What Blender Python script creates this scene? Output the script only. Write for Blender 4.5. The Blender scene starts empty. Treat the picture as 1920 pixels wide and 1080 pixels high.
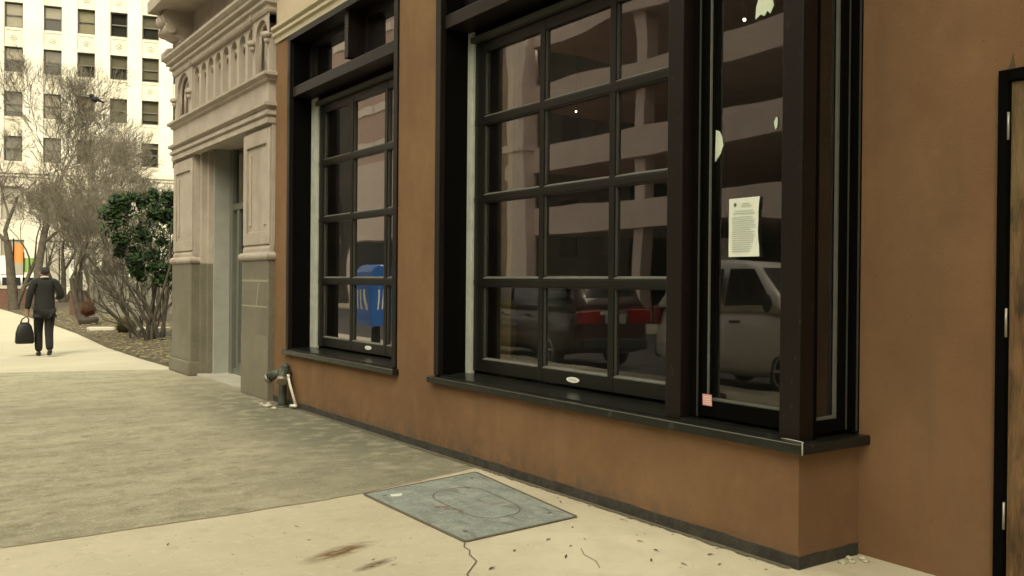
import bpy, bmesh, math, random
from mathutils import Vector, Matrix, Quaternion
R = math.radians
random.seed(7)
sc = bpy.context.scene
col = sc.collection

# ------------------------------------------------------------------ camera
CAM = Vector((0.0, 0.0, 1.5))
cd = bpy.data.cameras.new('camera'); cam = bpy.data.objects.new('camera', cd); col.objects.link(cam)
cd.sensor_width = 36.0; cd.lens = 36.0 * 1700 / 1920; cd.clip_start = 0.05; cd.clip_end = 2000
yaw, pitch, roll = R(34.4716), R(0.3656), R(0.4985)
cam.location = CAM
cam.rotation_mode = 'QUATERNION'
cam.rotation_quaternion = (Matrix.Rotation(-yaw, 3, 'Z') @ Matrix.Rotation(R(90) - pitch, 3, 'X') @ Matrix.Rotation(roll, 3, 'Z')).to_quaternion()
sc.camera = cam

# ------------------------------------------------------------------ light
SUN_DIR = Vector((-0.50, -0.80, 0.85)).normalized()     # towards the sun
w = bpy.data.worlds.new('World'); sc.world = w; w.use_nodes = True
nt = w.node_tree; nt.nodes.clear()
sky = nt.nodes.new('ShaderNodeTexSky'); sky.sky_type = 'NISHITA'; sky.sun_disc = False
sky.sun_elevation = math.asin(SUN_DIR.z); sky.sun_rotation = math.atan2(SUN_DIR.x, SUN_DIR.y)
sky.dust_density = 3.0
hs = nt.nodes.new('ShaderNodeHueSaturation'); hs.inputs['Saturation'].default_value = 0.25
tint = nt.nodes.new('ShaderNodeMix'); tint.data_type = 'RGBA'; tint.blend_type = 'MULTIPLY'; tint.inputs[0].default_value = 1.0
tint.inputs[7].default_value = (1.0, 0.95, 0.70, 1)
bg = nt.nodes.new('ShaderNodeBackground'); bg.inputs['Strength'].default_value = 0.15
wo = nt.nodes.new('ShaderNodeOutputWorld')
nt.links.new(sky.outputs[0], hs.inputs['Color']); nt.links.new(hs.outputs[0], tint.inputs[6])
nt.links.new(tint.outputs[2], bg.inputs['Color']); nt.links.new(bg.outputs[0], wo.inputs['Surface'])
sd = bpy.data.lights.new('sun', 'SUN'); so = bpy.data.objects.new('sun', sd); col.objects.link(so)
sd.energy = 0.5; sd.angle = R(20); sd.color = (1.0, 0.93, 0.74)
so.rotation_mode = 'QUATERNION'; so.rotation_quaternion = (-SUN_DIR).to_track_quat('-Z', 'Y')
vs = sc.view_settings
vs.view_transform = 'Standard'; vs.look = 'None'; vs.exposure = 1.85; vs.gamma = 1.0; vs.use_curve_mapping = False
sc.cycles.max_bounces = 8; sc.cycles.transparent_max_bounces = 12

# ------------------------------------------------------------------ materials
M = {}
def mat(name, c, rough=0.8, c2=None, scale=4.0, detail=6.0, bump=0.0, bscale=None, spec=0.4, metal=0.0, stretch=None, lo=0.35, hi=0.65, coat=0.0):
    m = bpy.data.materials.new(name); m.use_nodes = True; t = m.node_tree; b = t.nodes['Principled BSDF']
    b.inputs['Roughness'].default_value = rough; b.inputs['Specular IOR Level'].default_value = spec
    b.inputs['Metallic'].default_value = metal; b.inputs['Base Color'].default_value = (*c, 1)
    if coat: b.inputs['Coat Weight'].default_value = coat
    tc = t.nodes.new('ShaderNodeNewGeometry'); vec = tc.outputs['Position']
    if stretch:
        mp = t.nodes.new('ShaderNodeMapping'); mp.inputs['Scale'].default_value = stretch
        t.links.new(vec, mp.inputs['Vector']); vec = mp.outputs[0]
    if c2:
        n = t.nodes.new('ShaderNodeTexNoise'); n.inputs['Scale'].default_value = scale; n.inputs['Detail'].default_value = detail
        n.inputs['Roughness'].default_value = 0.65
        t.links.new(vec, n.inputs['Vector'])
        r = t.nodes.new('ShaderNodeValToRGB'); r.color_ramp.elements[0].position = lo; r.color_ramp.elements[1].position = hi
        r.color_ramp.elements[0].color = (*c, 1); r.color_ramp.elements[1].color = (*c2, 1)
        t.links.new(n.outputs['Fac'], r.inputs[0]); t.links.new(r.outputs[0], b.inputs['Base Color'])
    if bump:
        n2 = t.nodes.new('ShaderNodeTexNoise'); n2.inputs['Scale'].default_value = bscale or scale * 8; n2.inputs['Detail'].default_value = 4
        t.links.new(vec, n2.inputs['Vector'])
        bp = t.nodes.new('ShaderNodeBump'); bp.inputs['Strength'].default_value = bump; bp.inputs['Distance'].default_value = 0.02
        t.links.new(n2.outputs['Fac'], bp.inputs['Height']); t.links.new(bp.outputs[0], b.inputs['Normal'])
    M[name] = m
    return m
def overlay(m, c, scale, lo, hi, stretch=None, detail=4.0, amount=1.0, centre=None, radius=None):
    """a second, noise-shaped layer of stain, dirt or plain tone over a material's colour"""
    t = m.node_tree; b = t.nodes['Principled BSDF']
    geo = t.nodes.new('ShaderNodeNewGeometry'); vec = geo.outputs['Position']
    if stretch:
        mp = t.nodes.new('ShaderNodeMapping'); mp.inputs['Scale'].default_value = stretch
        t.links.new(vec, mp.inputs['Vector']); vec = mp.outputs[0]
    n = t.nodes.new('ShaderNodeTexNoise'); n.inputs['Scale'].default_value = scale; n.inputs['Detail'].default_value = detail
    t.links.new(vec, n.inputs['Vector'])
    mr = t.nodes.new('ShaderNodeMapRange'); mr.inputs[1].default_value = lo; mr.inputs[2].default_value = hi; mr.inputs[4].default_value = amount
    t.links.new(n.outputs['Fac'], mr.inputs[0]); fac = mr.outputs[0]
    if centre:
        mp2 = t.nodes.new('ShaderNodeMapping'); mp2.vector_type = 'TEXTURE'
        mp2.inputs['Location'].default_value = centre[:3]; mp2.inputs['Rotation'].default_value = (0, 0, centre[3]); mp2.inputs['Scale'].default_value = radius
        t.links.new(geo.outputs['Position'], mp2.inputs['Vector'])
        ln = t.nodes.new('ShaderNodeVectorMath'); ln.operation = 'LENGTH'; t.links.new(mp2.outputs[0], ln.inputs[0])
        m2 = t.nodes.new('ShaderNodeMapRange'); m2.inputs[1].default_value = 1.0; m2.inputs[2].default_value = 0.3
        t.links.new(ln.outputs['Value'], m2.inputs[0])
        mu = t.nodes.new('ShaderNodeMath'); mu.operation = 'MULTIPLY'; t.links.new(fac, mu.inputs[0]); t.links.new(m2.outputs[0], mu.inputs[1]); fac = mu.outputs[0]
    mx = t.nodes.new('ShaderNodeMix'); mx.data_type = 'RGBA'
    old = b.inputs['Base Color'].links
    if old: t.links.new(old[0].from_socket, mx.inputs[6])
    else: mx.inputs[6].default_value = b.inputs['Base Color'].default_value
    mx.inputs[7].default_value = (*c, 1)
    t.links.new(fac, mx.inputs[0]); t.links.new(mx.outputs[2], b.inputs['Base Color'])
def glass(name, tintc=(0.75, 0.78, 0.7), gain=2.2, warp=0.02, refl=(1, 0.93, 0.95), base=0.0, dust=0.012):
    m = bpy.data.materials.new(name); m.use_nodes = True; t = m.node_tree; t.nodes.clear()
    o = t.nodes.new('ShaderNodeOutputMaterial'); mx = t.nodes.new('ShaderNodeMixShader')
    tr = t.nodes.new('ShaderNodeBsdfTransparent'); tr.inputs[0].default_value = (*tintc, 1)
    gl = t.nodes.new('ShaderNodeBsdfGlossy'); gl.inputs['Roughness'].default_value = 0.015; gl.inputs['Color'].default_value = (*refl, 1)
    fr = t.nodes.new('ShaderNodeFresnel'); fr.inputs[0].default_value = 1.5
    ml = t.nodes.new('ShaderNodeMath'); ml.operation = 'MULTIPLY_ADD'; ml.use_clamp = True; ml.inputs[1].default_value = gain; ml.inputs[2].default_value = base
    n = t.nodes.new('ShaderNodeTexNoise'); n.inputs['Scale'].default_value = 1.3; n.inputs['Detail'].default_value = 0.5
    ge = t.nodes.new('ShaderNodeNewGeometry'); t.links.new(ge.outputs['Position'], n.inputs['Vector'])
    bp = t.nodes.new('ShaderNodeBump'); bp.inputs['Strength'].default_value = warp; bp.inputs['Distance'].default_value = 0.1
    t.links.new(n.outputs['Fac'], bp.inputs['Height']); t.links.new(bp.outputs[0], gl.inputs['Normal'])
    t.links.new(fr.outputs[0], ml.inputs[0]); t.links.new(ml.outputs[0], mx.inputs[0])
    df = t.nodes.new('ShaderNodeBsdfDiffuse'); df.inputs[0].default_value = (0.42, 0.44, 0.36, 1); dm = t.nodes.new('ShaderNodeMixShader')
    dn = t.nodes.new('ShaderNodeTexNoise'); dn.inputs['Scale'].default_value = 1.8; dn.inputs['Detail'].default_value = 6; t.links.new(ge.outputs['Position'], dn.inputs['Vector'])
    dr_ = t.nodes.new('ShaderNodeMapRange'); dr_.inputs[1].default_value = 0.35; dr_.inputs[2].default_value = 0.7; dr_.inputs[3].default_value = dust * .5; dr_.inputs[4].default_value = dust * 1.6
    t.links.new(dn.outputs['Fac'], dr_.inputs[0]); t.links.new(dr_.outputs[0], dm.inputs[0]); t.links.new(tr.outputs[0], dm.inputs[1]); t.links.new(df.outputs[0], dm.inputs[2]); tr = dm
    t.links.new(tr.outputs[0], mx.inputs[1]); t.links.new(gl.outputs[0], mx.inputs[2]); t.links.new(mx.outputs[0], o.inputs['Surface'])
    M[name] = m
def lamp_mat(name, c, s):
    m = bpy.data.materials.new(name); m.use_nodes = True; b = m.node_tree.nodes['Principled BSDF']
    b.inputs['Emission Color'].default_value = (*c, 1); b.inputs['Emission Strength'].default_value = s; M[name] = m

mat('stucco', (0.182, 0.102, 0.05261), 0.9, (0.2328, 0.1341, 0.07047), 1.3, bump=0.35, bscale=160, spec=0.2)
overlay(M['stucco'], (0.10, 0.06, 0.035), 24, 0.70, 0.76, amount=0.6)
overlay(M['stucco'], (0.15, 0.095, 0.055), 1.1, 0.52, 0.7, (5, 5, 0.5), amount=0.35)
overlay(M['stucco'], (0.27, 0.165, 0.09), 5, 0.55, 0.75, amount=0.3)
overlay(M['stucco'], (0.16, 0.10, 0.055), 2.6, 0.52, 0.75, (1, 1, 0.35), amount=0.45)
overlay(M['stucco'], (0.12, 0.09, 0.065), 9, 0.42, 0.66, detail=10, amount=0.8, centre=(3.95, 6.8, 0.04, 0.0), radius=(0.5, 5.0, 0.24))
mat('stucco_cream', (0.473, 0.3784, 0.2732), 0.9, (0.5298, 0.4352, 0.3238), 1.5, bump=0.2, bscale=120, spec=0.2)
mat('cream_trim', (0.516, 0.459, 0.3344), 0.75, (0.4472, 0.391, 0.2728), 3, bump=0.1, bscale=80)
mat('seal_strip', (0.033, 0.03025, 0.02475), 0.9, (0.066, 0.0605, 0.0495), 9, bump=0.6, bscale=70)
mat('dark_frame', (0.006324, 0.003896, 0.002833), 0.45, (0.008854, 0.005312, 0.003718), 3, spec=0.3)
overlay(M['dark_frame'], (0.075, 0.068, 0.055), 45, 0.66, 0.74, (1, 1, .35), amount=0.5)
mat('black_jamb', (0.0009, 0.00081, 0.00063), 0.85, (0.00135, 0.00117, 0.0009), 3, spec=0.08)
mat('sash_frame', (0.00553, 0.005357, 0.003802), 0.4, (0.007776, 0.00726, 0.005184), 5)
mat('track_metal', (0.576, 0.592, 0.528), 0.45, (0.448, 0.464, 0.416), 8, metal=0.2)
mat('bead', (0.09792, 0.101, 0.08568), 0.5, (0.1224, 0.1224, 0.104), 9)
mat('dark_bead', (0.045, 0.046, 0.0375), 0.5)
mat('sill_stone', (0.0096, 0.0102, 0.0084), 0.24, (0.0165, 0.0174, 0.0144), 7, spec=0.35)
overlay(M['sill_stone'], (0.07, 0.075, 0.06), 14, 0.6, 0.75, amount=0.4)
mat('caulk', (0.10, 0.065, 0.035), 0.9)
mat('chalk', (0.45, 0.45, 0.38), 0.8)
glass('window_glass', gain=2.95, warp=0.035)
glass('dusty_glass', (0.8, 0.8, 0.74), 1.6, 0.03, base=0.02)
mat('dim_wall', (0.10, 0.085, 0.055), 0.9, (0.07, 0.06, 0.04), 2)
mat('dim_floor', (0.06, 0.055, 0.045), 0.6, (0.09, 0.08, 0.06), 3)
mat('olive_board', (0.6, 0.46, 0.18), 0.85, (0.44, 0.34, 0.14), 4)
mat('grey_bin', (0.544, 0.608, 0.592), 0.6, (0.384, 0.448, 0.448), 5)
mat('limestone', (0.3608, 0.3096, 0.2625), 0.85, (0.4346, 0.3784, 0.3255), 3.0, bump=0.25, bscale=60)
overlay(M['limestone'], (0.25, 0.19, 0.12), 2.2, 0.55, 0.78, (1, 1, 0.3), amount=0.5)
mat('granite', (0.1254, 0.1122, 0.0825), 0.5, (0.1716, 0.1551, 0.1188), 2.2, bump=0.12, bscale=180, spec=0.5)
overlay(M['granite'], (0.34, 0.31, 0.24), 60, 0.55, 0.7, amount=0.4)
mat('granite_pale', (0.165, 0.148, 0.112), 0.5, (0.21, 0.19, 0.145), 3, bump=0.1, bscale=180)
mat('mortar', (0.276, 0.258, 0.198), 0.9)
mat('painted_jamb', (0.33, 0.33, 0.297), 0.6, (0.286, 0.286, 0.253), 4)
mat('door_metal', (0.154, 0.1645, 0.14), 0.4, (0.182, 0.189, 0.1645), 4, metal=0.3)
mat('office_stone', (0.5938, 0.5654, 0.4877), 0.85, (0.5442, 0.5089, 0.4241), 0.6, bump=0.1, bscale=3)
mat('office_trim', (0.5184, 0.486, 0.4082), 0.85, (0.4666, 0.4277, 0.3434), 1.0)
mat('office_frame', (0.10, 0.085, 0.07), 0.6)
mat('blind', (0.62, 0.58, 0.48), 0.8)
mat('shade_grey', (0.30, 0.28, 0.23), 0.8)
glass('office_glass', (0.6, 0.6, 0.54), 0.7, 0.0)
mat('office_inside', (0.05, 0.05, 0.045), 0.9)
mat('bark', (0.09, 0.075, 0.057), 0.95, (0.051, 0.042, 0.0312), 6, bump=0.5, bscale=25)
mat('bark_pale', (0.1708, 0.1487, 0.1138), 0.95, (0.1075, 0.09171, 0.06957), 6)
mat('evergreen', (0.0099, 0.02376, 0.00594), 0.6, (0.02475, 0.04702, 0.01089), 1.2, spec=0.3, lo=0.4, hi=0.6)
mat('dry_foliage', (0.2363, 0.1969, 0.1024), 0.9, (0.1575, 0.1496, 0.07087), 6)
mat('rust_foliage', (0.2431, 0.0935, 0.05142), 0.9, (0.159, 0.06077, 0.0374), 8)
overlay(M['evergreen'], (0.035, 0.075, 0.016), 6, 0.5, 0.62, amount=0.8)
mat('planter_dark', (0.05, 0.04, 0.03), 0.8)
mat('fence_grey', (0.21, 0.196, 0.154), 0.9, (0.154, 0.14, 0.112), 2, stretch=(1, 1, 0.2))
mat('brick_wall', (0.15, 0.078, 0.054), 0.9, (0.114, 0.06, 0.045), 8)
mat('coping', (0.496, 0.464, 0.376), 0.85)
mat('asphalt', (0.055, 0.054, 0.05), 0.9, (0.075, 0.073, 0.068), 2, bump=0.3, bscale=60)
mat('kerb_stone', (0.42, 0.40, 0.34), 0.85, (0.35, 0.33, 0.28), 2)
mat('near_slab', (0.52, 0.46, 0.345), 0.9, (0.575, 0.51, 0.385), 1.6, bump=0.15, bscale=120, spec=0.25)
overlay(M['near_slab'], (0.40, 0.34, 0.24), 0.9, 0.5, 0.75, amount=0.5)
overlay(M['near_slab'], (0.28, 0.22, 0.14), 90, 0.64, 0.74, amount=0.6)
overlay(M['near_slab'], (0.66, 0.60, 0.46), 16, 0.56, 0.72, detail=10, amount=0.45)
overlay(M['near_slab'], (0.36, 0.30, 0.20), 5, 0.58, 0.74, detail=10, amount=0.4)
overlay(M['near_slab'], (0.24, 0.19, 0.12), 30, 0.66, 0.72, amount=0.7)
overlay(M['near_slab'], (0.70, 0.63, 0.48), 3, 0.2, 0.55, detail=10, amount=0.8, centre=(3.3, 3.7, 0, 0.0), radius=(1.1, 1.5, 1))  # paler around the near corner by the bay
overlay(M['near_slab'], (0.17, 0.10, 0.045), 9, 0.30, 0.50, (1, 5, 1), amount=1.0, centre=(2.06, 4.66, 0, 0.35), radius=(0.30, 0.10, 1))
overlay(M['near_slab'], (0.13, 0.085, 0.045), 14, 0.34, 0.52, (1, 5, 1), amount=1.0, centre=(2.12, 4.35, 0, 0.35), radius=(0.18, 0.05, 1))
mat('worn_slab', (0.27, 0.25, 0.178), 0.92, (0.415, 0.378, 0.275), 2.2, 12, bump=0.5, bscale=90, spec=0.2, stretch=(0.75, 1.3, 1), lo=0.36, hi=0.64)
overlay(M['worn_slab'], (0.19, 0.18, 0.132), 7.0, 0.54, 0.70, (0.8, 1.3, 1), detail=12, amount=0.75)
overlay(M['worn_slab'], (0.46, 0.42, 0.31), 13, 0.54, 0.68, detail=10, amount=0.65)
overlay(M['worn_slab'], (0.52, 0.48, 0.36), 55, 0.56, 0.66, amount=0.6)
overlay(M['worn_slab'], (0.14, 0.13, 0.10), 70, 0.60, 0.70, amount=0.55)
overlay(M['worn_slab'], (0.20, 0.19, 0.14), 0.5, 0.52, 0.70, detail=8, amount=0.5)
overlay(M['worn_slab'], (0.165, 0.157, 0.118), 5, 0.28, 0.52, detail=10, amount=0.95, centre=(3.75, 9.3, 0, 0.0), radius=(1.25, 5.2, 1))  # darker along the foot of the facade
mat('bright_slab', (0.4461, 0.4067, 0.3083), 0.9, (0.4789, 0.4395, 0.3411), 0.8, bump=0.05, bscale=60, spec=0.25)
overlay(M['bright_slab'], (0.56, 0.50, 0.37), 0.5, 0.55, 0.7, (0.5, 1.6, 1), amount=0.6)
mat('crack_dark', (0.16, 0.135, 0.095), 1.0)
mat('seam', (0.27, 0.23, 0.16), 1.0, (0.40, 0.35, 0.25), 5)
mat('plate_steel', (0.25, 0.285, 0.265), 0.62, (0.36, 0.39, 0.355), 4, 9, bump=0.4, bscale=90, metal=0.15)
overlay(M['plate_steel'], (0.46, 0.48, 0.43), 9, 0.52, 0.70, detail=12, amount=0.7)
overlay(M['plate_steel'], (0.14, 0.145, 0.12), 26, 0.60, 0.72, detail=8, amount=0.7)
overlay(M['plate_steel'], (0.50, 0.52, 0.47), 48, 0.60, 0.68, amount=0.7)
overlay(M['plate_steel'], (0.17, 0.165, 0.14), 5, 0.55, 0.72, (2.5, 0.7, 1), detail=8, amount=0.7)
for c_, r_, am in (((3.02, 5.15, 0, 0.3), (.10, .22, 1), .8), ((3.42, 4.95, 0, 0.2), (.08, .30, 1), .5), ((3.2, 5.62, 0, 1.4), (.07, .35, 1), .35)): overlay(M['plate_steel'], (0.20, 0.125, 0.09), 16, 0.4, 0.58, amount=am, centre=c_, radius=r_)
mat('plate_rust', (0.15, 0.12, 0.095), 0.9, (0.22, 0.22, 0.195), 11, lo=0.4, hi=0.6)
mat('soil', (0.0675, 0.05231, 0.03206), 1.0, (0.1013, 0.08272, 0.05231), 3, 9, bump=1.0, bscale=18)
overlay(M['soil'], (0.12, 0.09, 0.055), 10, 0.5, 0.65, amount=0.6)
mat('ground_far', (0.24, 0.23, 0.19), 0.95, (0.18, 0.17, 0.14), 0.3)
mat('leaf_dry', (0.13, 0.09, 0.05), 0.9, (0.08, 0.055, 0.035), 20)
mat('paper', (0.80, 0.83, 0.74), 0.8, (0.72, 0.76, 0.68), 9)
mat('paper_torn', (0.62, 0.70, 0.55), 0.85, (0.68, 0.74, 0.60), 12)
mat('ink', (0.459, 0.5265, 0.459), 0.9)
mat('ink_dark', (0.12, 0.16, 0.13), 0.9)
mat('pink_sticker', (0.72, 0.30, 0.30), 0.6, (0.80, 0.42, 0.40), 30)
mat('badge_white', (0.78, 0.78, 0.70), 0.4)
mat('pipe_green', (0.062, 0.072, 0.058), 0.55, (0.10, 0.11, 0.09), 9, metal=0.4, bump=0.3, bscale=60)
mat('brass_dull', (0.30, 0.27, 0.20), 0.45, metal=0.6)
mat('white_pipe', (0.80, 0.76, 0.68), 0.4)
mat('rubble', (0.58, 0.54, 0.42), 0.95, (0.44, 0.40, 0.30), 30)
mat('old_wood', (0.1982, 0.1136, 0.05267), 0.85, (0.09502, 0.05165, 0.02168), 5, 10, bump=0.5, bscale=30, stretch=(3.5, 3.5, 0.55), lo=0.38, hi=0.62)
overlay(M['old_wood'], (0.045, 0.028, 0.014), 7, 0.56, 0.70, (2.0, 2.0, 0.8), detail=8, amount=0.9)
overlay(M['old_wood'], (0.20, 0.17, 0.085), 3, 0.5, 0.7, (2, 2, 0.5), amount=0.4)
mat('hinge_metal', (0.40, 0.38, 0.34), 0.4, metal=0.7)
mat('skin', (0.30, 0.17, 0.11), 0.6)
mat('hair', (0.012, 0.010, 0.012), 0.8, (0.05, 0.047, 0.052), 30)
mat('suit', (0.01147, 0.01114, 0.01046), 0.85, (0.01553, 0.01519, 0.01384), 25, bump=0.2, bscale=14)
mat('trousers', (0.0064, 0.0064, 0.006), 0.85, (0.0096, 0.0096, 0.0088), 20)
mat('shoe', (0.010, 0.009, 0.009), 0.35)
mat('bag', (0.0049, 0.0049, 0.0049), 0.5, (0.0077, 0.0077, 0.0077), 20)
mat('garage_concrete', (0.78, 0.637, 0.559), 0.9, (0.676, 0.546, 0.481), 0.5)
mat('garage_dark', (0.05, 0.055, 0.052), 0.95)
mat('brown_brick', (0.621, 0.4502, 0.3726), 0.9, (0.5123, 0.3726, 0.3105), 3)
mat('pale_band', (0.8349, 0.7337, 0.6325), 0.9)
mat('pale_stone', (0.828, 0.69, 0.5934), 0.9, (0.7452, 0.621, 0.5382), 2)
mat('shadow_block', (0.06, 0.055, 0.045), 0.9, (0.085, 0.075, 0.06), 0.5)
mat('paint_white', (0.72, 0.70, 0.66), 0.3, coat=0.6)
mat('paint_dark', (0.0429, 0.0234, 0.02028), 0.3, coat=0.6)
mat('paint_silver', (0.42, 0.38, 0.36), 0.3, metal=0.3, coat=0.5)
mat('paint_red', (0.45, 0.03, 0.03), 0.3, coat=0.5)
mat('car_glass', (0.02, 0.022, 0.024), 0.08, spec=0.6)
mat('tail_red', (0.2117, 0.00385, 0.0077), 0.25, coat=0.6)
mat('tyre', (0.018, 0.018, 0.018), 0.85)
mat('alloy', (0.55, 0.54, 0.52), 0.3, metal=0.6)
mat('amber', (0.65, 0.28, 0.04), 0.3)
mat('box_blue', (0.03, 0.14, 0.46), 0.4, coat=0.3)
mat('orange_cloth', (0.70, 0.26, 0.08), 0.9); mat('green_cloth', (0.22, 0.36, 0.10), 0.9); mat('white_cloth', (0.78, 0.74, 0.66), 0.9)
mat('bird_black', (0.012, 0.011, 0.011), 0.8)
lamp_mat('bulb', (1.0, 0.93, 0.75), 5.0)
lamp_mat('cool_lamp', (0.55, 0.72, 1.0), 0.35)

# ------------------------------------------------------------------ helpers
ORG = {}
def tag(o, label=None, cat=None, group=None, kind=None):
    if label: o['label'] = label
    if cat: o['category'] = cat
    if group: o['group'] = group
    if kind: o['kind'] = kind
    return o
def thing(name, loc, label, cat, group=None):
    o = bpy.data.objects.new(name, None); o.empty_display_size = 0.2; col.objects.link(o)
    o.location = loc; ORG[o] = Vector(loc); return tag(o, label, cat, group)
class MB:
    def __init__(s): s.v = []; s.f = []; s.smooth = []
    def add(s, vs_, fs, sm=False):
        k = len(s.v); s.v += [Vector(p) for p in vs_]; s.f += [[i + k for i in f] for f in fs]; s.smooth += [sm] * len(fs); return s
    def box(s, x0, x1, y0, y1, z0, z1):
        return s.add([(x0, y0, z0), (x1, y0, z0), (x1, y1, z0), (x0, y1, z0), (x0, y0, z1), (x1, y0, z1), (x1, y1, z1), (x0, y1, z1)],
                     [(0, 3, 2, 1), (4, 5, 6, 7), (0, 1, 5, 4), (1, 2, 6, 5), (2, 3, 7, 6), (3, 0, 4, 7)])
    def obox(s, c, sx, sy, sz, rz=0.0, rx=0.0, ry=0.0):
        m = Matrix.Translation(c) @ Matrix.Rotation(rz, 4, 'Z') @ Matrix.Rotation(ry, 4, 'Y') @ Matrix.Rotation(rx, 4, 'X')
        p = [m @ Vector((i * sx / 2, j * sy / 2, k * sz / 2)) for k in (-1, 1) for i, j in ((-1, -1), (1, -1), (1, 1), (-1, 1))]
        return s.add(p, [(0, 3, 2, 1), (4, 5, 6, 7), (0, 1, 5, 4), (1, 2, 6, 5), (2, 3, 7, 6), (3, 0, 4, 7)])
    def quad(s, a, b, c, d): return s.add([a, b, c, d], [(0, 1, 2, 3)])
    def prism(s, poly, axis, a, b, sm=False):
        """poly: 2D points; axis 'x': (y,z), 'y': (x,z), 'z': (x,y); extruded from a to b"""
        f = {'x': lambda p, t: (t, p[0], p[1]), 'y': lambda p, t: (p[0], t, p[1]), 'z': lambda p, t: (p[0], p[1], t)}[axis]
        n = len(poly); vs_ = [f(p, a) for p in poly] + [f(p, b) for p in poly]
        fs = [(i, (i + 1) % n, n + (i + 1) % n, n + i) for i in range(n)]
        return s.add(vs_, fs, sm).add(vs_, [tuple(range(n))[::-1], tuple(range(n, 2 * n))])
    def tube(s, pts, rs, n=8, cap=True, sm=True):
        pts = [Vector(p) for p in pts]
        if not hasattr(rs, '__len__'): rs = [rs] * len(pts)
        vs_ = []; ref = None
        for i, p in enumerate(pts):
            d = (pts[min(i + 1, len(pts) - 1)] - pts[max(i - 1, 0)]).normalized()
            if ref is None: ref = d.orthogonal().normalized()
            u = (ref - d * ref.dot(d)); u = u.normalized() if u.length > 1e-5 else d.orthogonal().normalized()
            ref = u; w_ = d.cross(u)
            vs_ += [p + (u * math.cos(2 * math.pi * k / n) + w_ * math.sin(2 * math.pi * k / n)) * rs[i] for k in range(n)]
        fs = [(i * n + k, i * n + (k + 1) % n, (i + 1) * n + (k + 1) % n, (i + 1) * n + k) for i in range(len(pts) - 1) for k in range(n)]
        s.add(vs_, fs, sm)
        if cap and n > 3: s.add(vs_[:n], [tuple(range(n))[::-1]]); s.add(vs_[-n:], [tuple(range(n))])
        return s
    def ball(s, c, r, nu=10, nv=7, sq=(1, 1, 1)):
        c = Vector(c); vs_ = []; fs = []
        for j in range(nv + 1):
            t = math.pi * j / nv
            for i in range(nu):
                a = 2 * math.pi * i / nu
                vs_.append(c + Vector((r * sq[0] * math.sin(t) * math.cos(a), r * sq[1] * math.sin(t) * math.sin(a), r * sq[2] * math.cos(t))))
        for j in range(nv):
            for i in range(nu): fs.append((j * nu + i, (j + 1) * nu + i, (j + 1) * nu + (i + 1) % nu, j * nu + (i + 1) % nu))
        return s.add(vs_, fs, True)
    def build(s, name, m, parent=None, bevel=0.0, org=None, normals=True):
        o_ = Vector(org) if org is not None else (ORG[parent] if parent is not None else None)
        if o_ is None:
            xs = [p.x for p in s.v]; ys = [p.y for p in s.v]; zs = [p.z for p in s.v]
            o_ = Vector(((min(xs) + max(xs)) / 2, (min(ys) + max(ys)) / 2, min(zs)))
        me = bpy.data.meshes.new(name); me.from_pydata([p - o_ for p in s.v], [], s.f)
        me.polygons.foreach_set('use_smooth', s.smooth)
        if normals:
            bm = bmesh.new(); bm.from_mesh(me); bmesh.ops.remove_doubles(bm, verts=bm.verts, dist=1e-5)
            bmesh.ops.recalc_face_normals(bm, faces=bm.faces); bm.to_mesh(me); bm.free()
        me.materials.append(M[m] if isinstance(m, str) else m)
        o = bpy.data.objects.new(name, me); col.objects.link(o)
        ORG[o] = o_
        if parent is not None: o.parent = parent; o.location = o_ - ORG[parent]
        else: o.location = o_
        if bevel:
            b = o.modifiers.new('bevel', 'BEVEL'); b.width = bevel; b.segments = 2; b.limit_method = 'ANGLE'; b.angle_limit = R(40)
        return o
def copy_tree(o, parent=None):
    kids = list(o.children)
    c = o.copy(); col.objects.link(c)
    if parent is not None: c.parent = parent
    for k in kids: copy_tree(k, c)
    return c
def struct(mb, name, m, **k): return tag(mb.build(name, m, **k), kind='structure')

# ------------------------------------------------------------------ setting
g = MB(); g.quad((-400, -400, -0.15), (400, -400, -0.15), (400, 500, -0.15), (-400, 500, -0.15)); struct(g, 'ground', 'ground_far')
KX = -1.75
g = MB(); g.box(-13.0, KX - 0.16, -60, 58, -0.16, -0.13); struct(g, 'road', 'asphalt')
g = MB(); g.box(-60, 60, 58.2, 74, -0.16, -0.128); struct(g, 'cross_street', 'asphalt')
g = MB(); g.box(KX - 0.155, KX, -60, 58, -0.15, 0.002); struct(g, 'kerb', 'kerb_stone', bevel=0.015)
g = MB(); g.box(-16.0, -13.0, -60, 58, -0.16, 0.0); struct(g, 'far_pavement', 'near_slab')
JN = [(KX, 5.70), (0.5, 5.74), (1.8, 5.77), (2.74, 5.85), (3.55, 6.08), (3.95, 6.2)]     # joint between smooth and worn slabs
def sheet(poly, z0, z1): 
    return MB().prism(poly, 'z', z0, z1)
struct(sheet([(KX, -60), (12, -60), (12, 3.0), (3.95, 3.07)] + JN[::-1], -0.15, 0.0), 'sidewalk', 'near_slab')
struct(sheet(JN + [(4.6, 6.2), (4.6, 14.6), (3.95, 15.55), (3.6, 15.75), (2.6, 16.05), (1.4, 16.35), (KX, 16.5)], -0.15, -0.001), 'worn_sidewalk', 'worn_slab')
EDGE = [(3.95, 15.55), (3.89, 18), (3.90, 21.2), (4.20, 27.1), (4.33, 33), (4.40, 45), (4.4, 57.9)]
struct(sheet([(KX, 16.5), (1.4, 16.35), (2.6, 16.05), (3.6, 15.75)] + EDGE + [(KX, 57.9)], -0.15, 0.001), 'bright_sidewalk', 'bright_slab')
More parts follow.
